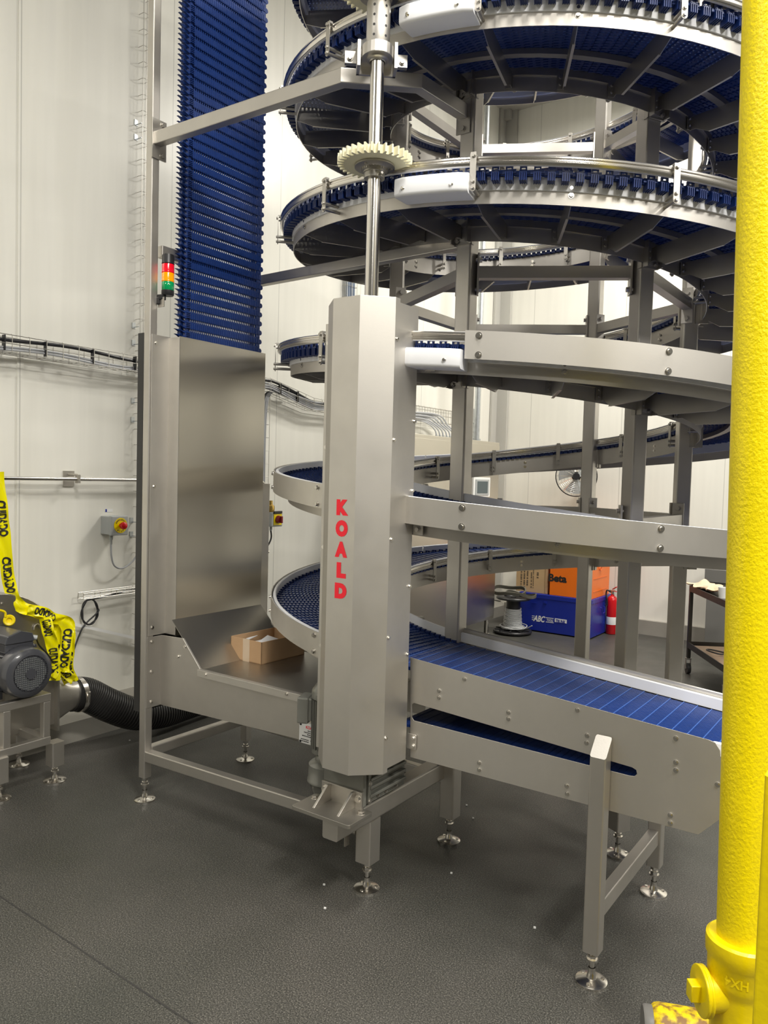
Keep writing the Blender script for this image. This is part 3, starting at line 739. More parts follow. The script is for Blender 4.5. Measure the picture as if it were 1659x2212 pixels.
# ================================================================ YELLOW STANDPIPE
ypipe = thing('yellow_standpipe', (1.39, -.408, 0), 'thick yellow painted vertical pipe with cleanout fitting, nearest thing at right edge', 'pipe')
pt = Vector((1.39, -.408, .50)); lean = Vector((-.038, -.026, 2.25)).normalized(); top = pt+lean*5.25
mb = MB(); n = 60
mb.lathe([(.0570, 0), (.0570, 5.25)], pt, lean, 48).build('pipe', YEL, ypipe)
fit = MB().lathe([(.052, .535), (.074, .535), (.080, .530), (.081, .520), (.080, .492), (.075, .484), (.074, .440), (.071, .425), (.066, .415), (.064, .40), (.064, .0), (0, 0)], (1.39, -.408, 0), n=56).build('hub_fitting', YELS, ypipe, 0)
br = (-XR); br.z = 0; br.normalize(); cz = Vector((1.39, -.408, .398)); vv = Vector((0, 0, 1)); bw = br.cross(vv)
mb = MB().lathe([(.046, .03), (.046, .078), (.057, .080), (.057, .086), (.054, .088), (.057, .090), (.057, .096), (.048, .098), (0, .098)], cz, br, 40)
mb.hexa(cz+br*.108, br*.013, bw*.016, vv*.020); mb.build('cleanout_plug', YELS, ypipe, .002)
def cyltext(s, c, R, ang, z, w_, h_, rot=False):
    vs, fs = text_verts(s, 1, .03); xs = [v[0] for v in vs]; ys = [v[1] for v in vs]; X0, X1, Y0, Y1 = min(xs), max(xs), min(ys), max(ys); q = []
    for d in (0, .0022):
        for x, y in vs:
            u = (x-X0)/(X1-X0)-.5; v = (y-Y0)/(Y1-Y0)-.5
            if rot: u, v = -u, -v
            t = ang+u*w_/R; q.append((c[0]+(R+d)*math.cos(t), c[1]+(R+d)*math.sin(t), z+v*h_))
    N = len(vs); mb = MB(); mb.add(q, fs+[tuple(i+N for i in f) for f in fs])
    return mb
fa_ = math.atan2(CAM.y+.408, CAM.x-1.39)
cyltext('HX4', (1.39, -.408), .0735, fa_-.10, .458, .050, .022, True).build('cast_mark', YELS, fit)
# rusty stub beside it
e1 = on(1580, 2262, 'z', .11); e2 = on(1408, 2232, 'z', .11); dd = (e2-e1).normalized()
RY = mat('weathered_yellow', (.9, .7, .0), .45, 0, .6, 40)
nt = RY.node_tree; n_ = nt.nodes; l_ = nt.links; p_ = n_['Principled BSDF']
g_ = n_.new('ShaderNodeNewGeometry'); t_ = n_.new('ShaderNodeTexNoise'); t_.inputs['Scale'].default_value = 38; t_.inputs['Detail'].default_value = 6; l_.new(g_.outputs['Position'], t_.inputs['Vector'])
r_ = n_.new('ShaderNodeValToRGB'); r_.color_ramp.elements[0].position = .44; r_.color_ramp.elements[0].color = (.92, .70, 0, 1); r_.color_ramp.elements[1].position = .60; r_.color_ramp.elements[1].color = (.30, .15, .03, 1)
l_.new(t_.outputs['Fac'], r_.inputs[0]); l_.new(r_.outputs[0], p_.inputs['Base Color'])
ys = thing('yellow_pipe_stub', (e2.x, e2.y, 0), 'chipped rusty yellow pipe stub with grey end, low beside the yellow standpipe', 'pipe')
MB().lathe([(0, .0), (.068, .0), (.074, .006), (.077, .02), (.077, (e2-e1).length)], e2, -dd, 40).build('pipe', RY, ys)
MB().lathe([(0, -.024), (.064, -.024), (.068, -.018), (.068, .004)], e2, -dd, 36).build('end_cap', GREYC, ys)
MB().box(e2.x-.02, e2.x+.10, e2.y-.06, e2.y+.06, 0, .034).build('plinth', RY, ys, .006)
q = on(1653, 1950, 'b', -.735)
yb = MB(); rtube(yb, q.x, q.x+.09, q.y-.09, q.y, 0, 1.07, .006)
tag(yb.build('yellow_guard_post', YELS), 'square yellow guard post just showing at the lower right corner', 'post')

# ================================================================ BLOWER
bl = thing('blower', (-2.0, -.3, 0), 'grey centrifugal blower on stainless stand with black finned motor', 'blower')
AX = Vector((0, -.326, .60))
sc = [(.0, -.0), (.345, -.0), (.350, .004), (.350, .128), (.345, .132), (0, .132)]
hs_ = MB().lathe(sc, (-2.222, AX.y, AX.z), (1, 0, 0), 64)
hs_.box(-2.22, -2.062, -.30, -.03, .222, .462)
hso = hs_.build('scroll_housing', DSTEEL, bl)
MB().plate([rrect(-2.255, -2.028, .190, .492, .004)], lambda x, z: (x, -.032, z), .012, (0, 1, 0)).build('outlet_flange', DSTEEL, bl)
mb = MB(); N_ = 32; R1_ = []; R2_ = []; R3_ = []
for k in range(N_):
    t = 2*PI*(k+.5)/N_; cx, cz2 = math.cos(t), math.sin(t); m_ = max(abs(cx), abs(cz2))
    R1_.append((-2.141+.078*cx/m_, -.020, .342+.118*cz2/m_)); R2_.append((-2.141+.086*cx, .095, .335+.086*cz2)); R3_.append((-2.141+.086*cx, .135, .333+.086*cz2))
mb.sweep([R1_, R2_, R3_]).build('outlet_cone', DSTEEL, bl)
mo = MB().lathe([(0, 0), (.098, 0), (.104, .02), (.104, .205), (.118, .207), (.122, .215), (.122, .270), (.116, .290), (.100, .300), (.088, .303), (.088, .296), (0, .296)], (-2.085, AX.y, AX.z), (1, 0, 0), 48).build('motor', MOTOR, bl)
mb = MB()
for k in range(34):
    t = 2*PI*k/34; u = Vector((0, math.cos(t), math.sin(t))); v_ = Vector((0, -math.sin(t), math.cos(t))); mb.hexa(Vector((-1.975, AX.y, AX.z))+u*.110, (.095, 0, 0), u*.012, v_*.0016)
mb.build('cooling_fins', MOTOR, mo)
mb = MB(); c_ = Vector((-1.781, AX.y, AX.z))
for k in range(-8, 9):
    h = .010*k; L = math.sqrt(max(0, .086**2-h*h))
    mb.hexa(c_+Vector((0, h, 0)), (.0012, 0, 0), (0, .0011, 0), (0, 0, L)).hexa(c_+Vector((0, 0, h)), (.0012, 0, 0), (0, L, 0), (0, 0, .0011))
mb.cyl(c_, c_+Vector((.003, 0, 0)), .026, 24); mb.build('fan_grille', MOTOR, mo)
MB().cyl((-1.7885, AX.y, AX.z), (-1.7865, AX.y, AX.z), .080, 32).build('fan_backing', GREYP, mo)
mb = MB().box(-2.06, -1.88, -.40, -.255, .69, .735)
mb.plate([[(-.405, .735), (-.250, .735), (-.262, .775), (-.325, .795), (-.392, .775)]], lambda y, z: (-2.065, y, z), .19, (1, 0, 0))
mb.box(-2.05, -1.90, -.245, -.225, .66, .71)
mb.build('terminal_box', MOTOR, mo, .005)
MB().cyl((-1.90, -.262, .752), (-1.885, -.235, .745), .012, 12).build('cable_gland', GREYP, mo)
mb = MB()
for x in (-2.04, -1.93):
    for y in (AX.y-.09, AX.y+.09): mb.box(x-.02, x+.02, y-.022, y+.022, .465, .52)
mb.build('motor_feet', MOTOR, mo, .004)
mb = MB().tube([(-2.083, -.118+.018*math.cos(t*PI/10), .742+.040*0+.028*math.sin(t*PI/10)) for t in range(11)], .005, 8)
mb.bar((-2.083, -.136, .742), (-2.083, -.136, .67), .008, .008).bar((-2.083, -.100, .742), (-2.083, -.100, .67), .008, .008); mb.build('lifting_eye', DSTEEL, hso)
MB().box(-2.089, -2.087, -.365, -.285, .760, .795).build('rating_plate', GALV, hso)
mb = MB()
for t in (-20, 15, 50, 85): u = Vector((0, math.cos(math.radians(t)), math.sin(math.radians(t)))); mb.hexb(Vector((-2.09, AX.y, AX.z))+u*.30, (1, 0, 0), .006, .006)
mb.build('bolt', DSTEEL, hso)
mb = MB()
for x in (-1.86, -2.20):
    mb.box(x-.02, x+.02, -.78, -.185, .425, .465).box(x-.02, x+.02, -.78, -.185, .205, .245)
    for y in (-.205, -.41, -.74): mb.box(x-.018, x+.018, y-.018, y+.018, .245, .425)
for y in (-.205, -.74): mb.box(-2.18, -1.88, y-.02, y+.02, .425, .465).box(-2.18, -1.88, y-.02, y+.02, .205, .245)
mb.build('stand', STEEL, bl, .003)
for x, y in ((-1.86, -.15), (-1.86, -.44), (-2.195, -.15), (-2.195, -.44)):
    l2 = rtube(MB(), x-.033, x+.033, y-.033, y+.033, .085, .206).build('leg', STEEL, bl); foot_mesh(x, y, .085, .055).build('levelling_foot', POLISH, l2)
def catmull(P, n=12):
    P = [Vector(p) for p in P]; out = []
    for i in range(len(P)-1):
        a, b, c, d = P[max(i-1, 0)], P[i], P[i+1], P[min(i+2, len(P)-1)]
        for k in range(n):
            t = k/n; out.append(.5*((2*b)+(c-a)*t+(2*a-5*b+4*c-d)*t*t+(3*b-a-3*c+d)*t**3))
    out.append(P[-1]); return out
pth = catmull([(-2.141, .125, .333), (-2.135, .21, .315), (-2.10, .33, .235), (-2.07, .48, .155), (-2.06, .66, .118), (-2.08, .86, .112), (-2.10, 1.10, .115), (-2.12, 1.35, .115)], 44)
rs = [.088+.0065*math.cos(i*PI/2.0) if i % 4 != 0 else .0945 for i in range(len(pth))]
rs = [.094 if (i % 4) in (0, 1) else .086 for i in range(len(pth))]
ho = MB().tube(pth, rs, 28).build('flexible_hose', RUB); tag(ho, 'thick black corrugated hose lying from blower outlet along the wall kerb', 'hose')
hc = MB().tube([(-2.141+.098*math.cos(t*PI/16), .158, .322+.098*math.sin(t*PI/16)) for t in range(32)], .0035, 6, True).tube([(-2.141+.098*math.cos(t*PI/16), .168, .320+.098*math.sin(t*PI/16)) for t in range(32)], .0035, 6, True)
mb = MB(); rg = []
for k in range(32):
    t = 2*PI*k/32; rg.append([Vector((-2.141+r*math.cos(t), y, .325+r*math.sin(t))) for r, y in ((.096, .148), (.099, .148), (.099, .176), (.096, .176))])
mb.sweep(rg, closed=True); mb.cyl((-2.045, .162, .30), (-2.030, .162, .36), .006, 8); mb.build('hose_clamp', POLISH, ho)
# yellow plug hanging over the housing
yc = thing('yellow_plug', (-2.02, -.30, .82), 'small yellow plastic plug resting on top of the blower housing', 'plug')
q = on(20, 1340, 'a', -2.03); qq = (CAM-q).normalized()
MB().lathe([(0, .004), (.012, .004), (.013, .012), (.024, .014), (.028, .010), (.029, -.004), (.024, -.016), (0, -.016)], q, qq, 24).build('cap', YELS, yc)
mb = MB(); mb.tube(catmull([q+Vector((0, -.02, .02)), on(10, 1322, 'a', -2.03), on(-8, 1318, 'a', -2.03), on(-30, 1325, 'a', -2.03)], 6), .006, 8); mb.build('strap', YELS, yc)
# motor cable
cb = MB().tube(catmull([(-1.888, -.238, .746), on(85, 1394, 'a', -1.95), on(102, 1412, 'a', -1.97), on(116, 1432, 'a', -2.0), on(132, 1434, 'a', -2.02), on(140, 1420, 'a', -2.06)], 8), .0045, 8).build('motor_cable', CABLEB)
tag(cb, 'thin black cable curving from the blower motor into the yellow tape', 'cable')

# barrier tapes
def ribbon(name, pts, wd, m, label, text=None, tpos=(), tw=.0, ink=INK, flip=False):
    P = catmull([on(px, py, 'a', a) for px, py, a in pts], 8); N = len(P); tg = []; wv = []
    for i in range(N):
        d = (P[min(i+1, N-1)]-P[max(i-1, 0)]).normalized(); nn = (CAM-P[i]).normalized(); tl = math.sin(i*.30+tw*5)*.35
        wdir = d.cross(nn).normalized(); nv = wdir.cross(d).normalized(); wdir = (wdir*math.cos(tl)+nv*math.sin(tl)); tg.append(d); wv.append(wdir)
    mb = MB(); K = 6; vs = []; fs = []
    def SF(u, v, off=0):
        i = min(int(u), N-2); f_ = u-i; p = P[i].lerp(P[i+1], f_); w_ = wv[i].lerp(wv[i+1], f_); n2 = tg[i].cross(w_).normalized()
        if n2.dot(CAM-p) < 0: n2 = -n2
        return p+w_*(v*wd)+n2*(.006*math.sin(v*7+i*.5)+off)
    for o in (0, .0006):
        for i in range(N):
            for k in range(K+1): vs.append(SF(i if i < N-1 else N-1.0001, k/K-.5, o))
    M_ = (K+1)
    for o in (0, N*M_):
        for i in range(N-1):
            for k in range(K): fs.append((o+i*M_+k, o+i*M_+k+1, o+(i+1)*M_+k+1, o+(i+1)*M_+k))
    mb.add(vs, fs, True); ob = mb.build(name, m); tag(ob, label, 'barrier tape', 'barrier tape heaped over the blower')
    if text:
        for u0, ln in tpos:
            mt = MB()
            tv, tf = text_verts(text, 1, .045); xs = [v[0] for v in tv]; ys_ = [v[1] for v in tv]; X0, X1, Y0, Y1 = min(xs), max(xs), min(ys_), max(ys_); q = []
            for x, y in tv:
                a_ = (x-X0)/(X1-X0); b_ = (y-Y0)/(Y1-Y0)-.5
                if flip: a_ = 1-a_; b_ = -b_
                q.append(SF(min(N-1.01, u0+a_*ln), b_*.72*(-1), .0035))
            mt.add(q, tf); mt.build('printed_letters', ink, ob)
    return ob
ribbon('barrier_tape', [(-6, 1020, -2.1), (2, 1090, -2.1), (8, 1150, -2.1), (14, 1220, -2.1), (24, 1275, -2.1), (42, 1308, -2.08), (78, 1322, -2.06), (104, 1330, -2.05)], .062, TAPE, 'long yellow caution tape rising up the wall at far left', 'CUIDADO', ((7, 10), (22, 11)), .1)
ribbon('barrier_tape', [(-14, 1030, -2.12), (-6, 1080, -2.12), (0, 1130, -2.12), (2, 1180, -2.12)], .05, TAPEO, 'orange end of barrier tape at the left edge, behind the yellow tape', None, (), .5)
ribbon('barrier_tape', [(60, 1318, -2.05), (92, 1322, -2.03), (118, 1336, -2.02), (146, 1342, -2.02), (152, 1362, -2.0)], .055, TAPE, 'yellow tape lying across the top of the blower, letters upside down', 'CUIDADO', ((4, 12),), .9, flip=True)
ribbon('barrier_tape', [(136, 1338, -2.0), (146, 1362, -1.99), (142, 1398, -1.98), (138, 1432, -1.98), (136, 1452, -1.98)], .062, TAPE, 'yellow tape reading CUIDADO straight down, frontmost of the hanging strips', 'CUIDADO', ((7, 20),), .05)
ribbon('barrier_tape', [(98, 1334, -2.01), (104, 1362, -2.0), (112, 1392, -2.0), (116, 1424, -2.0), (118, 1470, -2.0)], .060, TAPE, 'yellow tape strip hanging nearest the motor, leftmost of the hanging strips', 'CUIDADO', ((2, 9), (18, 12)), .4)
ribbon('barrier_tape', [(122, 1332, -2.04), (126, 1370, -2.03), (120, 1410, -2.03), (134, 1440, -2.02), (150, 1474, -2.03)], .058, TAPE, 'yellow tape strip behind the front one, crossing towards the hose clamp', 'ZONA', ((12, 8), (22, 8)), .7)
ribbon('barrier_tape', [(150, 1345, -2.05), (153, 1380, -2.05), (150, 1415, -2.05), (148, 1445, -2.05), (160, 1472, -2.05)], .050, TAPE, 'yellow tape strip hanging furthest right, against the white wall', 'CUIDADO', ((14, 14),), .3)
ribbon('barrier_tape', [(112, 1462, -2.0), (128, 1440, -1.99), (140, 1452, -1.99), (158, 1470, -2.0)], .048, TAPE, 'short crumpled yellow tape end lying on the blower outlet', 'PELIGRO', ((8, 12),), .2)

# ================================================================ LEFT WALL SERVICES
AW = A0
def basket(pts_b, zfun, a_in=AW+.02, a_out=AW+.12, h=.095, step=.10):
    mb = MB(); n = max(2, int((pts_b[1]-pts_b[0])/.1)); bs = [pts_b[0]+(pts_b[1]-pts_b[0])*i/n for i in range(n+1)]
    for a, dz in ((a_in, 0), ((a_in+a_out)/2, 0), (a_out, 0), (a_out, h*.5), (a_out, h), (a_in, h)):
        mb.tube([(a, b, zfun(b)+dz) for b in bs], .0022, 6)
    for b in bs: z = zfun(b); mb.tube([(a_in, b, z+h), (a_in, b, z), (a_out, b, z), (a_out, b, z+h), (a_out-.012, b, z+h+.006)], .0020, 5)
    return mb
zt_ = lambda b: 2.205 if b < 1.95 else (2.205-.10*min(1, (b-1.95)/.5))
tr = basket((-2.6, 4.05), zt_).build('wire_cable_tray', WIRE); tag(tr, 'long wire mesh cable tray running along left wall above head height', 'cable tray')
def wavy(b0, b1, a, zo, r, ph, m, label, name='cable', amp=.010):
    n = int((b1-b0)/.06); mb = MB().tube([(a+.004*math.sin(i*.5+ph), b0+(b1-b0)*i/n, zt_(b0+(b1-b0)*i/n)+zo+amp*math.sin(i*.42+ph)) for i in range(n+1)], r, 8)
    o = mb.build(name, m); tag(o, label, 'cable', 'cables in the long wall tray'); return o
wavy(-2.6, 4.0, AW+.098, .076, .0105, .3, CABLEB, 'thick black cable, topmost in the long wall tray')
wavy(-2.6, 4.0, AW+.100, .030, .0065, 1.2, CABLE, 'grey cable low in the long wall tray, upper of the lower pair')
wavy(-2.6, 4.0, AW+.102, .016, .0065, 1.3, CABLE, 'grey cable lying lowest in the long wall tray')
wavy(1.2, 4.0, AW+.090, .062, .0075, .6, CABLEB, 'black cable just below the thick one, starting behind the tall panel')
for j in range(5): wavy(1.62, 4.0, AW+.075+.006*j, .026+.009*j, .0055, .9+.1*j, CABLE, 'grey cable in the bundle right of the tall panel', amp=.006)
mb = MB()
for b in (-.12, .12, .42, .72, 2.05, 2.25): mb.hexa((AW+.106, b, zt_(b)+.050), (.014, 0, 0), (0, .003, 0), (0, 0, .042))
tag(mb.build('cable_tie', BLACK), 'black cable ties round the cables of the long wall tray', 'cable ties', None, 'stuff')
mb = MB().tube([(AW+.07, -2.6, 1.524), (AW+.07, 1.90, 1.524), (AW+.07, 1.925, 1.515), (AW+.07, 1.935, 1.49), (AW+.07, 1.935, .92)], .0115, 14); wp = mb.build('wall_pipe', POLISH)
tag(wp, 'thin polished horizontal pipe along the left wall at eye level', 'pipe')
m2 = MB().box(AW, AW+.006, .300, .372, 1.478, 1.572).cyl((AW+.006, .335, 1.550), (AW+.07, .350, 1.550), .006, 8).box(AW+.055, AW+.085, .345, .362, 1.500, 1.550); m2.build('pipe_clamp', DSTEEL, wp)
# vertical trays
def vtray(b0, b1, z0, z1, label, a_out=AW+.05):
    mb = MB()
    for b in (b0, (b0+b1)/2, b1): mb.tube([(a_out, b, z0), (a_out, b, z1)], .0022, 6)
    z = z0
    while z < z1: mb.tube([(AW+.002, b0, z), (a_out, b0, z), (a_out, b1, z), (AW+.002, b1, z)], .0020, 5); z += .10
    o = mb.build('wire_cable_tray', WIRE); tag(o, label, 'cable tray'); return o
vtray(1.885, 2.00, .56, 2.19, 'vertical wire tray on left wall between tall panel and drive column')
vtray(.80, .85, .35, 5.6, 'narrow vertical wire tray seen edge-on just left of tower post')
vtray(2.92, 3.06, 2.32, 5.7, 'high vertical wire tray on left wall behind the spiral')
for j, (b, r, m_) in enumerate(((1.90, .006, CABLEB), (1.93, .008, CABLE), (1.945, .007, CABLE), (1.915, .006, CABLE))):
    o = MB().tube(catmull([(AW+.075, b+.30, 2.235), (AW+.072, b+.10, 2.22), (AW+.062, b+.02, 2.15), (AW+.060, b, 1.9), (AW+.06, b, 1.5), (AW+.06, b+.005, 1.2), (AW+.06, b, .62)], 6), r, 8).build('cable', m_)
    tag(o, ['black cable dropping down the vertical tray beside the tall panel', 'thick grey cable dropping in the vertical tray, middle of bundle', 'grey cable dropping in the vertical tray, right of bundle', 'grey cable dropping in the vertical tray, left of the grey bundle'][j], 'cable')
for j in range(5):
    o = MB().tube([(AW+.035, 2.94+.024*j, 2.30), (AW+.035, 2.94+.024*j, 5.7)], .009, 8).build('cable', mat('blue_grey_cable_%d' % j, (.30, .36, .46), .4)); tag(o, 'blue grey cable rising in the high vertical tray behind the spiral', 'cable', 'cables of the high vertical tray')
for j, z in enumerate((3.78, 3.69, 2.51, 2.40, 2.03, 1.91, 1.26, 1.17)):
    o = MB().box(AW, AW+.004, .775, .800, z-.018, z+.018).box(AW+.004, AW+.05, .790, .796, z-.012, z-.008).build('tray_clip', GALV); tag(o, 'small metal tray clip on the wall beside the tower post', 'clip', 'wall clips beside the tower post')
# emergency stop
es = thing('emergency_stop', (AW+.06, .62, 1.24), 'grey box with red emergency stop button on yellow disc', 'emergency stop')
ea = AW+.115
MB().box(AW, ea-.03, .560, .676, 1.182, 1.296).build('box', GREYP, es, .004)
MB().box(ea-.028, ea, .556, .680, 1.178, 1.300).build('lid', GREYP, es, .006)
dc = (ea, .622, 1.240)
MB().cyl(dc, (ea+.003, .622, 1.240), .047, 36).build('yellow_disc', YELS, es, label='yellow disc')
MB().lathe([(.013, 0), (.013, .018), (.022, .020), (.024, .028), (.020, .040), (.010, .046), (0, .047)], (ea+.003, .622, 1.240), (1, 0, 0), 28).build('button', REDP, es, label='red mushroom button')
m2 = MB()
for word, a0_, st in (('EMERGENCY', 152, -15.5), ('STOP', 235, 21)):
    for i, ch in enumerate(word):
        t = math.radians(a0_+st*i); rr2 = .0365; cy_, cz_ = .622+rr2*math.cos(t), 1.240+rr2*math.sin(t)
        ud = Vector((0, math.cos(t), math.sin(t))) if word[0] == 'E' else Vector((0, -math.cos(t), -math.sin(t))); xd = Vector((0, ud.z, -ud.y)) 
        xd = ud.cross(Vector((1, 0, 0))); h = .010; w_ = .007
        text_fit(m2, ch, Vector((ea+.0032, cy_, cz_))-xd*w_/2-ud*h/2, xd, ud, w_, h, .03, .0006, (1, 0, 0))
m2.build('lettering', INK, es)
MB().cyl((ea-.05, .590, 1.178), (ea-.05, .590, 1.150), .011, 12).cyl((ea-.05, .590, 1.150), (ea-.05, .590, 1.120), .008, 12).build('cable_gland', GREYP, es)
o = MB().tube(catmull([(ea-.05, .590, 1.125), (ea-.05, .594, 1.05), (ea-.055, .62, .985), (ea-.06, .68, .962), (ea-.065, .75, .99), (ea-.07, .815, 1.05)], 8), .006, 8).build('cable', CABLE); tag(o, 'grey cable drooping from the emergency stop box', 'cable')
lp_ = MB().box(AW, AW+.002, .590, .645, 1.318, 1.338).build('tag_label', WPAINT); tag(lp_, 'tiny white and blue label above the emergency stop box', 'label')
MB().box(AW+.002, AW+.0024, .592, .603, 1.319, 1.337).build('blue_field', TRUNKM, lp_)
# low tray, coil, rod
z_ = lambda b: .800
lt = basket((.395, .86), lambda b: .798, AW+.02, AW+.075, .035, .10).build('wire_cable_tray', WIRE); tag(lt, 'short low wire tray on left wall above the coiled black cable', 'cable tray')
mb = MB(); cc = (AW+.05, .455, .712); pts = [(AW+.055, .86, .820), (AW+.055, .70, .812), (AW+.055, .56, .795)]
for k in range(52):
    t = 1.9-k*2*PI/22; r = .062+.002*math.sin(k*.9); pts.append((cc[0]+.006*math.sin(k), cc[1]+r*.88*math.cos(t), cc[2]+.078*math.sin(t)))
pts += [(AW+.055, .42, .64), (AW+.05, .385, .58), (AW+.05, .36, .52), (AW+.06, .32, .44), (AW+.08, .27, .36)]
o = MB().tube(catmull(pts, 3), .0052, 8).build('coiled_cable', CABLEB); tag(o, 'black cable hung in a loop on the left wall below the low tray', 'cable')
o = MB().bar((AW+.04, .18, .71), (AW+.04, .95, .44), .018, .018).build('wall_rod', mat('pale_aluminium', (.85, .85, .84), .35, 0)); tag(o, 'pale metal rod sloping down along the wall behind the coiled cable', 'rod')
# valve and isolator beside the vertical tray
iso = thing('isolator_switch', (AW+.12, 1.99, 1.24), 'grey isolator switch box with dark red knob on yellow plate', 'switch')
MB().box(AW+.06, AW+.165, 1.925, 2.045, 1.182, 1.292).build('box', GREYP, iso, .006)
MB().box(AW+.165, AW+.170, 1.945, 2.030, 1.195, 1.280).build('yellow_plate', YELS, iso, label='yellow plate')
MB().lathe([(.030, 0), (.030, .010), (.024, .028), (0, .030)], (AW+.170, 1.988, 1.238), (1, 0, 0), 24).hexa((AW+.205, 1.988, 1.238), (.010, 0, 0), (0, .008, 0), (0, 0, .026)).build('knob', mat('dark_red_plastic', (.22, .01, .015), .3), iso, .002)
MB().cyl((AW+.11, 1.975, 1.182), (AW+.11, 1.975, 1.150), .010, 10).build('cable_gland', GREYP, iso)
o = MB().tube(catmull([(AW+.11, 1.975, 1.15), (AW+.11, 1.98, 1.09), (AW+.10, 1.95, 1.03), (AW+.09, 1.90, 1.01)], 8), .006, 8).build('cable', CABLEB); tag(o, 'black cable looping under the isolator switch', 'cable')
va = thing('pipe_valve', (AW+.09, 1.95, 1.30), 'brass and yellow valve on the pipe dropping beside the isolator', 'valve')
MB().lathe([(0, -.06), (.016, -.06), (.018, -.03), (.030, -.02), (.033, 0), (.030, .02), (.018, .03), (.016, .06), (0, .06)], (AW+.12, 1.955, 1.320), (0, 0, 1), 20).build('body', BRASS, va)
MB().hexa((AW+.17, 1.985, 1.292), (.006, 0, 0), (0, .045, 0), (0, 0, .010)).build('handle', BLACK, va, .003)
MB().box(AW+.10, AW+.14, 1.925, 1.96, 1.22, 1.275).build('bonnet', YELS, va, .004)
o = MB().tube([(AW+.09, 1.80, .985), (AW+.09, 1.97, .985)], .013, 12).tube([(AW+.09, 1.86, .985), (AW+.09, 1.86, .93)], .011, 10).build('pipe_tee', POLISH); tag(o, 'short polished pipe tee below the isolator, beside tall panel edge', 'pipe')
# edge of a stainless column right behind the tall panel

# ================================================================ BACK OF THE ROOM
cab = thing('control_cabinet', (-2.15, 3.9, 0), 'large stainless control cabinet with small screen, standing along the left wall', 'cabinet')
CA = -1.88
MB().box(A0+.03, CA, 3.02, 4.72, .165, 1.955).build('body', PANELM, cab, .004)
MB().box(CA, CA+.018, 3.05, 3.86, .20, 1.92).build('door', PANELM, cab, .002); dr_ = MB().box(CA, CA+.018, 3.88, 4.69, .20, 1.92).build('door', PANELM, cab, .002)
for x, y in ((CA-.05, 3.08), (CA-.05, 4.66), (A0+.30, 3.08), (A0+.30, 4.66)): MB().cyl((x, y, 0), (x, y, .165), .022, 16).cyl((x, y, 0), (x, y, .012), .035, 16).build('leg', POLISH, cab)
hm = MB().box(CA+.018, CA+.040, 4.13, 4.47, 1.410, 1.600).build('screen_frame', WPAINT, cab, .003)
MB().box(CA+.040, CA+.046, 4.165, 4.435, 1.430, 1.580).build('bezel', GREYP, hm); MB().box(CA+.046, CA+.048, 4.195, 4.405, 1.448, 1.562).build('screen', mat('dark_screen', (.07, .10, .11), .2), hm)
# cables into the cabinet top
for j in range(9):
    b = 4.25+.045*j; x = AW+.10+.012*(j % 3)
    o = MB().tube(catmull([(x, 3.55, zt_(3.6)+.02+.008*j), (x, b-.28, 2.14+.010*j), (x+.03, b-.10, 2.12), (x+.07, b-.02, 2.06), (x+.08, b, 1.99), (x+.08, b, 1.96)], 6), .008, 8).build('cable', CABLE)
    tag(o, 'grey cable arching down into the top of the control cabinet', 'cable', 'cables entering the control cabinet')
    o2 = MB().cyl((x+.08, b, 1.955), (x+.08, b, 2.01), .014, 10).build('conduit_gland', GALV); tag(o2, 'metal gland on the top of the control cabinet', 'gland', 'glands on the control cabinet')
tr = basket((3.7, 4.95), lambda b: 2.15, AW+.02, AW+.05, .14); tag(tr.build('wire_cable_tray', WIRE), 'wire mesh tray on the wall just above the control cabinet', 'cable tray')
o = MB().box(AW+.02, AW+.03, 5.14, 5.34, 2.03, 2.36).box(AW+.03, AW+.06, 5.16, 5.32, 2.10, 2.15).box(AW+.03, AW+.06, 5.16, 5.32, 2.20, 2.25).build('mounting_plate', GALV); tag(o, 'small galvanised plate with clamps on the wall beyond the cabinet', 'plate')
o = MB().box(AW+.002, AW+.022, 5.16, 5.20, 1.9, 5.7).build('black_channel', BLACK); tag(o, 'thin black vertical channel on the wall near the room corner', 'channel')
q = on(1067, 950, 'z', 1.99)
gp = MB().cyl((-2.08, 4.60, 1.955), (-2.08, 4.60, 5.7), .030, 20); gq = gp.build('conduit_pipe', GALV); tag(gq, 'galvanised vertical pipe rising from the end of the control cabinet', 'pipe')
m2 = MB().cyl((-2.08, 4.60, 1.955), (-2.08, 4.60, 1.99), .042, 16).box(-2.12, -2.04, 4.56, 4.64, 3.05, 3.08).box(-2.50, -2.10, 4.585, 4.615, 3.05, 3.08); m2.build('pipe_clamp', GALV, gq)
# blue trunk
tk = thing('tool_trunk', (-1.40, 5.42, 0), 'dark blue steel tool trunk with white lettering on the floor', 'tool trunk')
TB = 5.15
MB().box(-1.80, -1.015, TB, 5.74, .012, .355).build('body', TRUNKM, tk, .004)
MB().box(-1.805, -1.010, TB-.005, 5.745, .352, .402).build('lid', TRUNKM, tk, .006)
MB().box(-1.66, -1.60, TB-.012, TB-.005, .300, .306).box(-1.52, -1.49, TB-.012, TB, .31, .33).build('latch', TRUNKM, tk)
MB().tube([(-1.008, 5.38, .30), (-.990, 5.38, .295), (-.985, 5.40, .24), (-.985, 5.46, .24), (-.990, 5.48, .295), (-1.008, 5.48, .30)], .005, 8).build('handle', TRUNKM, tk)
MB().box(-1.78, -1.74, TB+.02, TB+.06, 0, .012).box(-1.07, -1.03, TB+.02, TB+.06, 0, .012).box(-1.78, -1.74, 5.66, 5.70, 0, .012).box(-1.07, -1.03, 5.66, 5.70, 0, .012).build('feet', BLACK, tk)
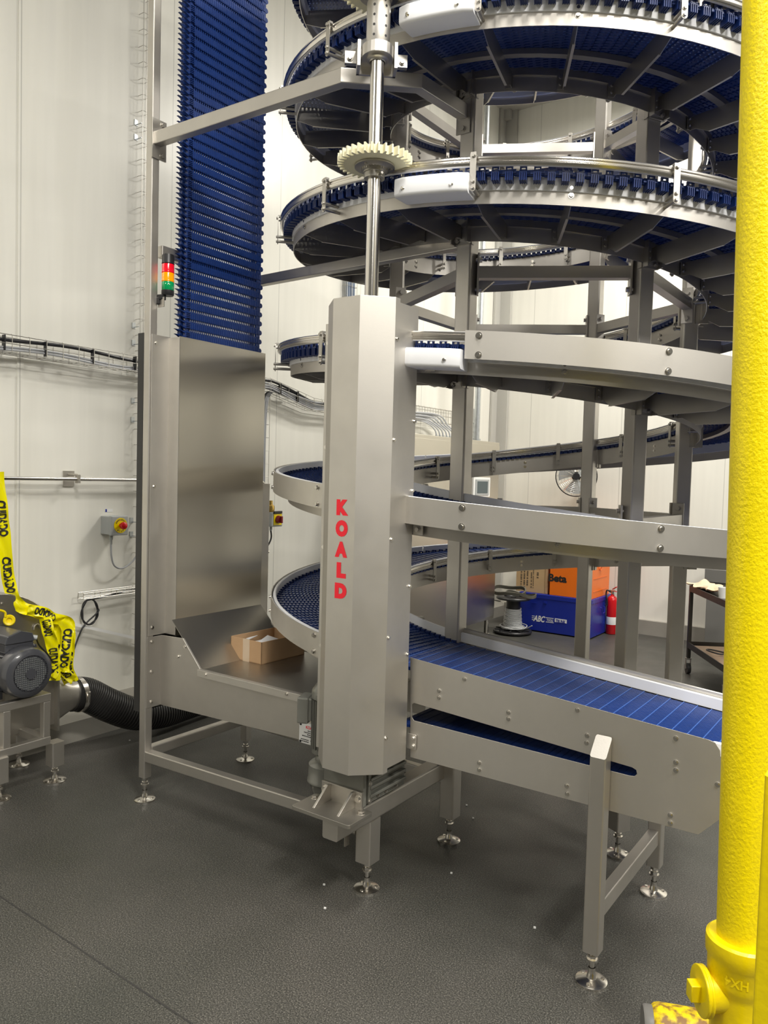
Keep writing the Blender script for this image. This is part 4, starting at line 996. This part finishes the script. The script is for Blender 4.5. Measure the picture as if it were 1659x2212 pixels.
def lab(mb, s, x0, x1, y0, y1, b, bold=.03, shear=0):
    p = on(x0, (y0+y1)/2, 'b', b); q = on(x1, (y0+y1)/2, 'b', b); u = on((x0+x1)/2, y0, 'b', b); d = on((x0+x1)/2, y1, 'b', b); dz = q-p
    return text_fit(mb, s, (p.x, b, p.z-(u.z-d.z)/2), Vector((dz.x, 0, dz.z*.0)), (0, 0, 1), abs(dz.x), u.z-d.z, bold, .0005, (0, -1, 0), shear)
m2 = MB(); lab(m2, 'ABC', 1152, 1178, 1328, 1341.5, TB-.001, .03, .3); 
for k in range(3): p = on(1149, 1330+4*k, 'b', TB-.0015); m2.box(p.x, p.x+.035, TB-.002, TB-.001, p.z-.004, p.z+.002)
for yy in (1334, 1343.2): p = on(1179, yy, 'b', TB-.0015); q = on(1196, yy, 'b', TB-.0015); m2.box(p.x, q.x, TB-.002, TB-.001, p.z-.003, p.z+.003)
lab(m2, 'TOOLS', 1181, 1195, 1336.5, 1341.5, TB-.001, .02)
p = on(1198.5, 1335.5, 'b', TB-.0015); q = on(1224, 1347, 'b', TB-.0015); m2.box(p.x, q.x, TB-.002, TB-.001, q.z, p.z)
m2.build('lettering', WPAINT, tk, label='white ABC TOOLS TRUNK lettering')
m2 = MB(); lab(m2, 'TRUNK', 1200.5, 1222, 1337.5, 1345.5, TB-.0025, .04); m2.build('lettering', TRUNKM, tk, label='blue TRUNK lettering')
ob = thing('toolbox', (-1.24, 5.45, .402), 'bright orange toolbox with black Beta lettering on top of the blue trunk', 'toolbox')
MB().box(-1.475, -1.030, 5.17, 5.70, .402, .760).build('body', ORAN, ob, .003)
m2 = MB(); lab(m2, 'Beta', 1185, 1224.5, 1238.5, 1255.5, 5.169, .045); m2.build('lettering', INK, ob)
MB().box(-1.029, -1.026, 5.22, 5.62, .47, .475).box(-1.029, -1.026, 5.22, 5.62, .60, .605).tube([(-1.022, 5.40+.03*math.cos(t*PI/8), .70+.02*math.sin(t*PI/8)) for t in range(16)], .004, 6, True).build('side_rib', ORAN, ob)
cbx = thing('tall_carton', (-1.67, 5.4, .402), 'printed brown carton standing on the trunk, left of the orange toolbox', 'box')
cq = MB().box(-1.865, -1.535, 5.19, 5.65, .402, .800).build('carton', CARD2, cbx, .003)
MB().box(-1.535, -1.505, 5.185, 5.66, .404, .790).build('flap', CARD, cbx, .002)
m2 = MB(); random.seed(3)
for x, z0, z1, s_ in ((-1.80, .44, .74, 'HEAVY DUTY CLAMP'), (-1.765, .44, .70, 'CONTENTS: DO NOT DROP'), (-1.70, .47, .64, 'KEEP DRY'), (-1.675, .47, .70, 'HANDLE WITH CARE'), (-1.635, .60, .68, 'CE')):
    pass
def scrib(mb, x, z0, z1, h):
    z = z0
    while z < z1: q = random.uniform(.008, .02); mb.box(x-h/2, x+h/2, 5.1885, 5.1895, z, min(z+q, z1)); z += q+random.choice((.004, .005, .014))
for x, z0, z1, h in ((-1.805, .45, .74, .016), (-1.77, .45, .70, .016), (-1.735, .47, .72, .016), (-1.69, .45, .62, .012), (-1.668, .45, .72, .008), (-1.62, .56, .62, .02)): scrib(m2, x, z0, z1, h)
m2.build('faint_print', mat('carton_ink', (.12, .09, .06), .7), cq)
# cable reel
RC = Vector((-1.76, 4.92, 0))
rl = thing('cable_reel', (RC.x, RC.y, 0), 'upright black plastic reel wound with pale grey cable', 'cable reel')
fl = MB().lathe([(0, .012), (.195, .012), (.2, .018), (.2, .030), (.195, .036), (.09, .036), (.085, .03), (0, .03)], RC, n=48)
for k in range(10):
    t = 2*PI*k/10; fl.hexa(RC+Vector((.13*math.cos(t), .13*math.sin(t), .040)), (.055*math.cos(t), .055*math.sin(t), 0), (-.008*math.sin(t), .008*math.cos(t), 0), (0, 0, .006))
    fl.cyl(RC+Vector((.15*math.cos(t), .15*math.sin(t), 0)), RC+Vector((.15*math.cos(t), .15*math.sin(t), .014)), .012, 8)
flo = fl.build('lower_flange', BLACK, rl)
MB().lathe([(.072, .03), (.072, .36)], RC, n=32).build('drum', BLACK, rl)
uf = MB().lathe([(0, .355), (.170, .355), (.178, .362), (.178, .372), (.170, .380), (.10, .384), (.09, .372), (.03, .372), (.03, .38), (0, .38)], RC, n=48).build('upper_flange', BLACK, rl)
pts = []
for k in range(24*17):
    t = 2*PI*k/24; f_ = k/(24*17); z = .262-.205*f_; r = .080+.012*min(1, f_*1.3)+.002*math.sin(k*.7); pts.append(RC+Vector((r*math.cos(t), r*math.sin(t), z)))
for k in range(24*5):
    t = 2*PI*k/24; r = .105+.008*(k/24)+.010*math.sin(k*.21); pts.append(RC+Vector((r*math.cos(t), r*math.sin(t), .058+.010*math.sin(k*.33)+.004*(k/24))))
pts += [RC+Vector((.155, -.06, .07)), RC+Vector((.22, -.10, .10)), RC+Vector((.27, -.12, .13))]
MB().tube(pts, .0048, 6).build('wound_cable', mat('pale_grey_cable', (.55, .56, .56), .45), rl)
def band(name, c, rx, ry, tilt, yawr, wd, label, par=None, sq=0):
    mb = MB(); R = Matrix.Rotation(yawr, 3, 'Z') @ Matrix.Rotation(tilt, 3, 'X'); rg = []
    for k in range(48):
        t = 2*PI*k/48; pr = 1+sq*math.cos(2*t); o = Vector((rx*pr*math.cos(t), ry*math.sin(t), .012*math.sin(3*t))); nn = Vector((math.cos(t), math.sin(t), 0))
        rg.append([Vector(c)+R@(o+nn*a+Vector((0, 0, b))) for a, b in ((-.006, -wd/2), (.006, -wd/2), (.006, wd/2), (-.006, wd/2))])
    mb.sweep(rg, closed=True); q = mb.build(name, mat('olive_rubber_'+name, (.10, .095, .075), .5)); tag(q, label, 'drive belt', 'rubber belts on the cable reel'); return q
band('rubber_belt', (-1.80, 4.90, .440), .165, .10, math.radians(16), math.radians(20), .035, 'tilted loop of olive flat rubber belt, upper one on the reel')
band('rubber_belt', (-1.70, 4.96, .405), .175, .085, math.radians(-5), math.radians(-8), .030, 'loop of flat rubber belt lying right, lower one on the reel')
# extinguisher
ex = thing('fire_extinguisher', (-.955, 5.60, 0), 'red fire extinguisher standing on the floor right of the trunk', 'fire extinguisher')
MB().lathe([(0, .0), (.050, .0), (.054, .006), (.054, .345), (.048, .375), (.030, .395), (.018, .40), (.016, .415), (0, .415)], (-.955, 5.60, .004), n=36).build('cylinder', REDP, ex)
MB().lathe([(.0545, .10), (.0548, .102), (.0548, .178), (.0545, .180)], (-.955, 5.60, .004), n=36).build('label', WPAINT, ex)
MB().cyl((-.955, 5.60, .41), (-.955, 5.60, .455), .016, 16).box(-.985, -.925, 5.585, 5.60, .450, .462).build('valve', POLISH, ex)
MB().bar((-.955, 5.60, .470), (-.900, 5.56, .505), .018, .008).bar((-.955, 5.60, .455), (-.900, 5.56, .455), .018, .006).build('lever', REDP, ex, .001)
MB().tube(catmull([(-.97, 5.585, .44), (-1.0, 5.56, .46), (-1.01, 5.56, .42), (-.995, 5.55, .36), (-.99, 5.545, .30)], 6), .008, 8).build('hose', BLACK, ex)
# fan
fn = thing('pedestal_fan', (-1.33, 5.79, 0), 'black and chrome round cage fan on a thin pole behind the trunk', 'fan')
fc = on(1245, 1029, 'b', 5.62); fd = (CAM-fc); fd.z = 0; fd.normalize(); fs_ = fd.cross(Vector((0, 0, 1))); fu = Vector((0, 0, 1)); FR = .215
circ = lambda r, off, n=48: [fc+fd*off+(fs_*math.cos(2*PI*k/n)+fu*math.sin(2*PI*k/n))*r for k in range(n)]
MB().tube(circ(FR, .0), .006, 8, True).build('rim', BLACK, fn)
mb = MB()
for k in range(9): mb.tube(circ(.05+.0185*k, .055-.005*k*k/7), .0008, 4, True)
for k in range(14): t = 2*PI*k/14; mb.tube([fc+fd*.058+(fs_*math.cos(t)+fu*math.sin(t))*.045, fc+fd*.045+(fs_*math.cos(t)+fu*math.sin(t))*.14, fc+(fs_*math.cos(t)+fu*math.sin(t))*FR], .0018, 4)
for k in range(5): mb.tube(circ(.06+.035*k, -.055+.009*k), .0010, 4, True)
mb.build('cage', POLISH, fn)
mb = MB()
for k in range(3):
    t0 = 2*PI*k/3+.5; vs = []
    for i in range(5):
        for j in range(6):
            r = .035+.155*i/4; t = t0+(j/5-.5)*(1.2+.35*i/4); vs.append(fc+fd*(-.010+.030*(j/5-.5))+(fs_*math.cos(t)+fu*math.sin(t))*r)
    N5 = len(vs); vs += [v+fd*.002 for v in vs]; fs = []
    for o_ in (0, N5):
        for i in range(4):
            for j in range(5): fs.append((o_+i*6+j, o_+i*6+j+1, o_+(i+1)*6+j+1, o_+(i+1)*6+j))
    mb.add(vs, fs, True)
mb.build('blades', GREYP, fn)
MB().lathe([(0, .070), (.034, .070), (.038, .064), (.038, .050), (.030, .045), (.028, -.06), (.05, -.065), (.05, -.11), (0, -.12)], fc, fd, 28).build('hub', BLACK, fn)
MB().cyl((fc.x, 5.785, .02), (fc.x, 5.785, fc.z), .012, 12).bar((fc.x, 5.785, fc.z-.02), fc-fd*.09, .02, .02).build('pole', POLISH, fn)
MB().box(fc.x-.16, fc.x+.16, 5.752, 5.806, 0, .02).build('base', BLACK, fn, .003)
# cart
E1 = on(1490, 1264, 'z', .745); E2 = on(1573, 1300, 'z', .745); cd_ = (E2-E1); cd_.z = 0; cd_.normalize(); cn_ = Vector((-cd_.y, cd_.x, 0))
ct = thing('service_cart', (E1.x, E1.y, 0), 'dark olive steel service cart with two shelves, at right behind the spiral', 'cart')
LC, WC = .88, .42; cp_ = lambda u, v, z: Vector((E1.x, E1.y, 0))+cd_*u+cn_*v+Vector((0, 0, z))
for z in (.70, .225):
    mb = MB()
    mb.hexa(cp_(LC/2, WC/2, z+.004), cd_*LC/2, cn_*WC/2, Vector((0, 0, .003)))
    for v in (0, WC): mb.hexa(cp_(LC/2, v, z+.020), cd_*LC/2, cn_*.003, Vector((0, 0, .025)))
    for u in (0, LC): mb.hexa(cp_(u, WC/2, z+.020), cd_*.003, cn_*WC/2, Vector((0, 0, .025)))
    mb.build('shelf', CART, ct)
MB().hexa(cp_(LC/2, WC/2, .236), cd_*(LC/2-.02), cn_*(WC/2-.02), Vector((0, 0, .004))).build('liner_board', WOOD, ct)
for u in (.012, LC-.012):
    for v in (.012, WC-.012):
        MB().hexa(cp_(u, v, .42), cd_*.014, cn_*.014, Vector((0, 0, .30))).build('post', CART, ct)
        w1 = MB().cyl(cp_(u, v-.014, .045), cp_(u, v+.014, .045), .045, 28).build('caster', RUB, ct)
        MB().hexa(cp_(u, v-.019, .085), cd_*.012, cn_*.002, Vector((0, 0, .045))).hexa(cp_(u, v+.019, .085), cd_*.012, cn_*.002, Vector((0, 0, .045))).hexa(cp_(u, v, .128), cd_*.018, cn_*.022, Vector((0, 0, .004))).cyl(cp_(u, v-.022, .045), cp_(u, v+.022, .045), .008, 10).build('caster_fork', DSTEEL, w1)
# crumpled cloth and gloves on the cart
def crumple(c, ex_, ey_, h, nx, ny, seed):
    rnd = random.Random(seed); ph = [rnd.uniform(0, 6) for _ in range(8)]; vs = []; fs = []
    for o in (0, .004):
        for i in range(nx+1):
            for j in range(ny+1):
                x, y = i/nx*2-1, j/ny*2-1; e = max(abs(x), abs(y)); z = h*(.5+.5*math.sin(x*3.1+y*1.7+ph[0])*math.cos(y*2.9-x*2+ph[1]))*(1-.6*e**3)+h*.35*math.sin(7*x+3*y+ph[2])*(1-e)+o
                sh = 1+.12*math.sin(5*math.atan2(y, x)+ph[3]); vs.append(Vector(c)+ex_*x*sh+ey_*y*sh+Vector((0, 0, max(z, .002)+o)))
    M_ = (nx+1)*(ny+1)
    for o in (0, M_):
        for i in range(nx):
            for j in range(ny): a = o+i*(ny+1)+j; fs.append((a, a+1, a+ny+2, a+ny+1))
    return MB().add(vs, fs, True)
o = crumple(cp_(.10, .10, .745), cd_*.13, cn_*.11, .05, 20, 16, 4).build('cloth', CLOTH); tag(o, 'crumpled tan cloth lying over the far corner of the cart', 'cloth')
o = crumple(cp_(.28, .09, .742), cd_*.09, cn_*.07, .05, 14, 12, 9).build('cloth', CLOTH); tag(o, 'smaller tan cloth bundle on the cart, nearer the yellow pipe', 'cloth')
o = MB().lathe([(0, .0), (.030, 0), (.036, .085), (.034, .085), (.028, .004), (0, .004)], cp_(.42, .12, .707), n=24).build('cup', WPAINT); tag(o, 'white cup standing on the top shelf of the cart', 'cup')
o = MB().tube(catmull([cp_(.30, .20, .250), cp_(.26, .10, .262), cp_(.34, .05, .272), cp_(.42, .12, .262), cp_(.36, .22, .256), cp_(.50, .26, .252)], 8), .006, 8).build('short_hose', CABLEB); tag(o, 'short black hose curled on the lower shelf of the cart', 'hose')
gc = thing('grey_cabinet', (.28, 5.55, 0), 'low dark grey steel cabinet against the back wall behind the cart', 'cabinet')
MB().box(.03, .62, 5.32, 5.78, .06, .68).build('body', GREYC, gc, .003); MB().box(.01, .64, 5.30, 5.79, .68, .80).build('lid', GREYC, gc, .003)
MB().box(.06, .59, 5.35, 5.75, 0, .06).build('plinth', BLACK, gc)
MB().box(.20, .26, 5.305, 5.318, .60, .62).build('handle', DSTEEL, gc)
# crumbs on the floor
random.seed(11)
for px, py in ((280, 1600), (1008, 1740), (1022, 1768), (963, 1820), (1155, 2005), (700, 1912), (702, 1963), (975, 1887)):
    q = on(px, py, 'z', .002); r = .004
    o = MB().hexa(q+Vector((0, 0, r*.6)), (r, r*.3, 0), (-r*.3, r*.8, 0), (0, 0, r*.6)).build('crumb', WPAINT); tag(o, 'tiny white crumb lying on the dark floor', 'crumb', 'white crumbs on the floor')

# every screw and bolt is a piece of its own
import bmesh
def split_pieces(o, gap):
    bm = bmesh.new(); bm.from_mesh(o.data); seen = set(); isl = []
    for v in bm.verts:
        if v in seen: continue
        st = [v]; seen.add(v); cur = []
        while st:
            q = st.pop(); cur.append(q)
            for e in q.link_edges:
                w_ = e.other_vert(q)
                if w_ not in seen: seen.add(w_); st.append(w_)
        isl.append(cur)
    cl = []
    for c in isl:
        ce = sum((v.co for v in c), Vector())/len(c)
        for g in cl:
            if (g[0]-ce).length < gap: g[1].extend(c); break
        else: cl.append([ce, list(c)])
    if len(cl) > 1:
        for ce, vs in cl[1:]:
            keep = set(vs); nb = bmesh.new(); mp = {v: nb.verts.new(v.co) for v in vs}
            for f in bm.faces:
                if f.verts[0] in keep:
                    try: nf_ = nb.faces.new([mp[v] for v in f.verts]); nf_.smooth = f.smooth
                    except ValueError: pass
            me = bpy.data.meshes.new(o.name); nb.to_mesh(me); nb.free(); me.materials.append(o.data.materials[0]); me.set_sharp_from_angle(angle=math.radians(38))
            n2_ = bpy.data.objects.new(o.name.split('.')[0], me); COL.objects.link(n2_); n2_.parent = o.parent; n2_.location = o.location
        k0 = set(cl[0][1]); bmesh.ops.delete(bm, geom=[v for v in bm.verts if v not in k0], context='VERTS'); bm.to_mesh(o.data)
    bm.free()
for o in list(bpy.data.objects):
    if o.type == 'MESH' and o.name.split('.')[0] in ('screw', 'bolt', 'set_screw', 'spacer', 'clamp_lug', 'motor_feet', 'end_plate'):
        split_pieces(o, .012 if o.name.split('.')[0] in ('screw', 'bolt', 'set_screw') else .12)
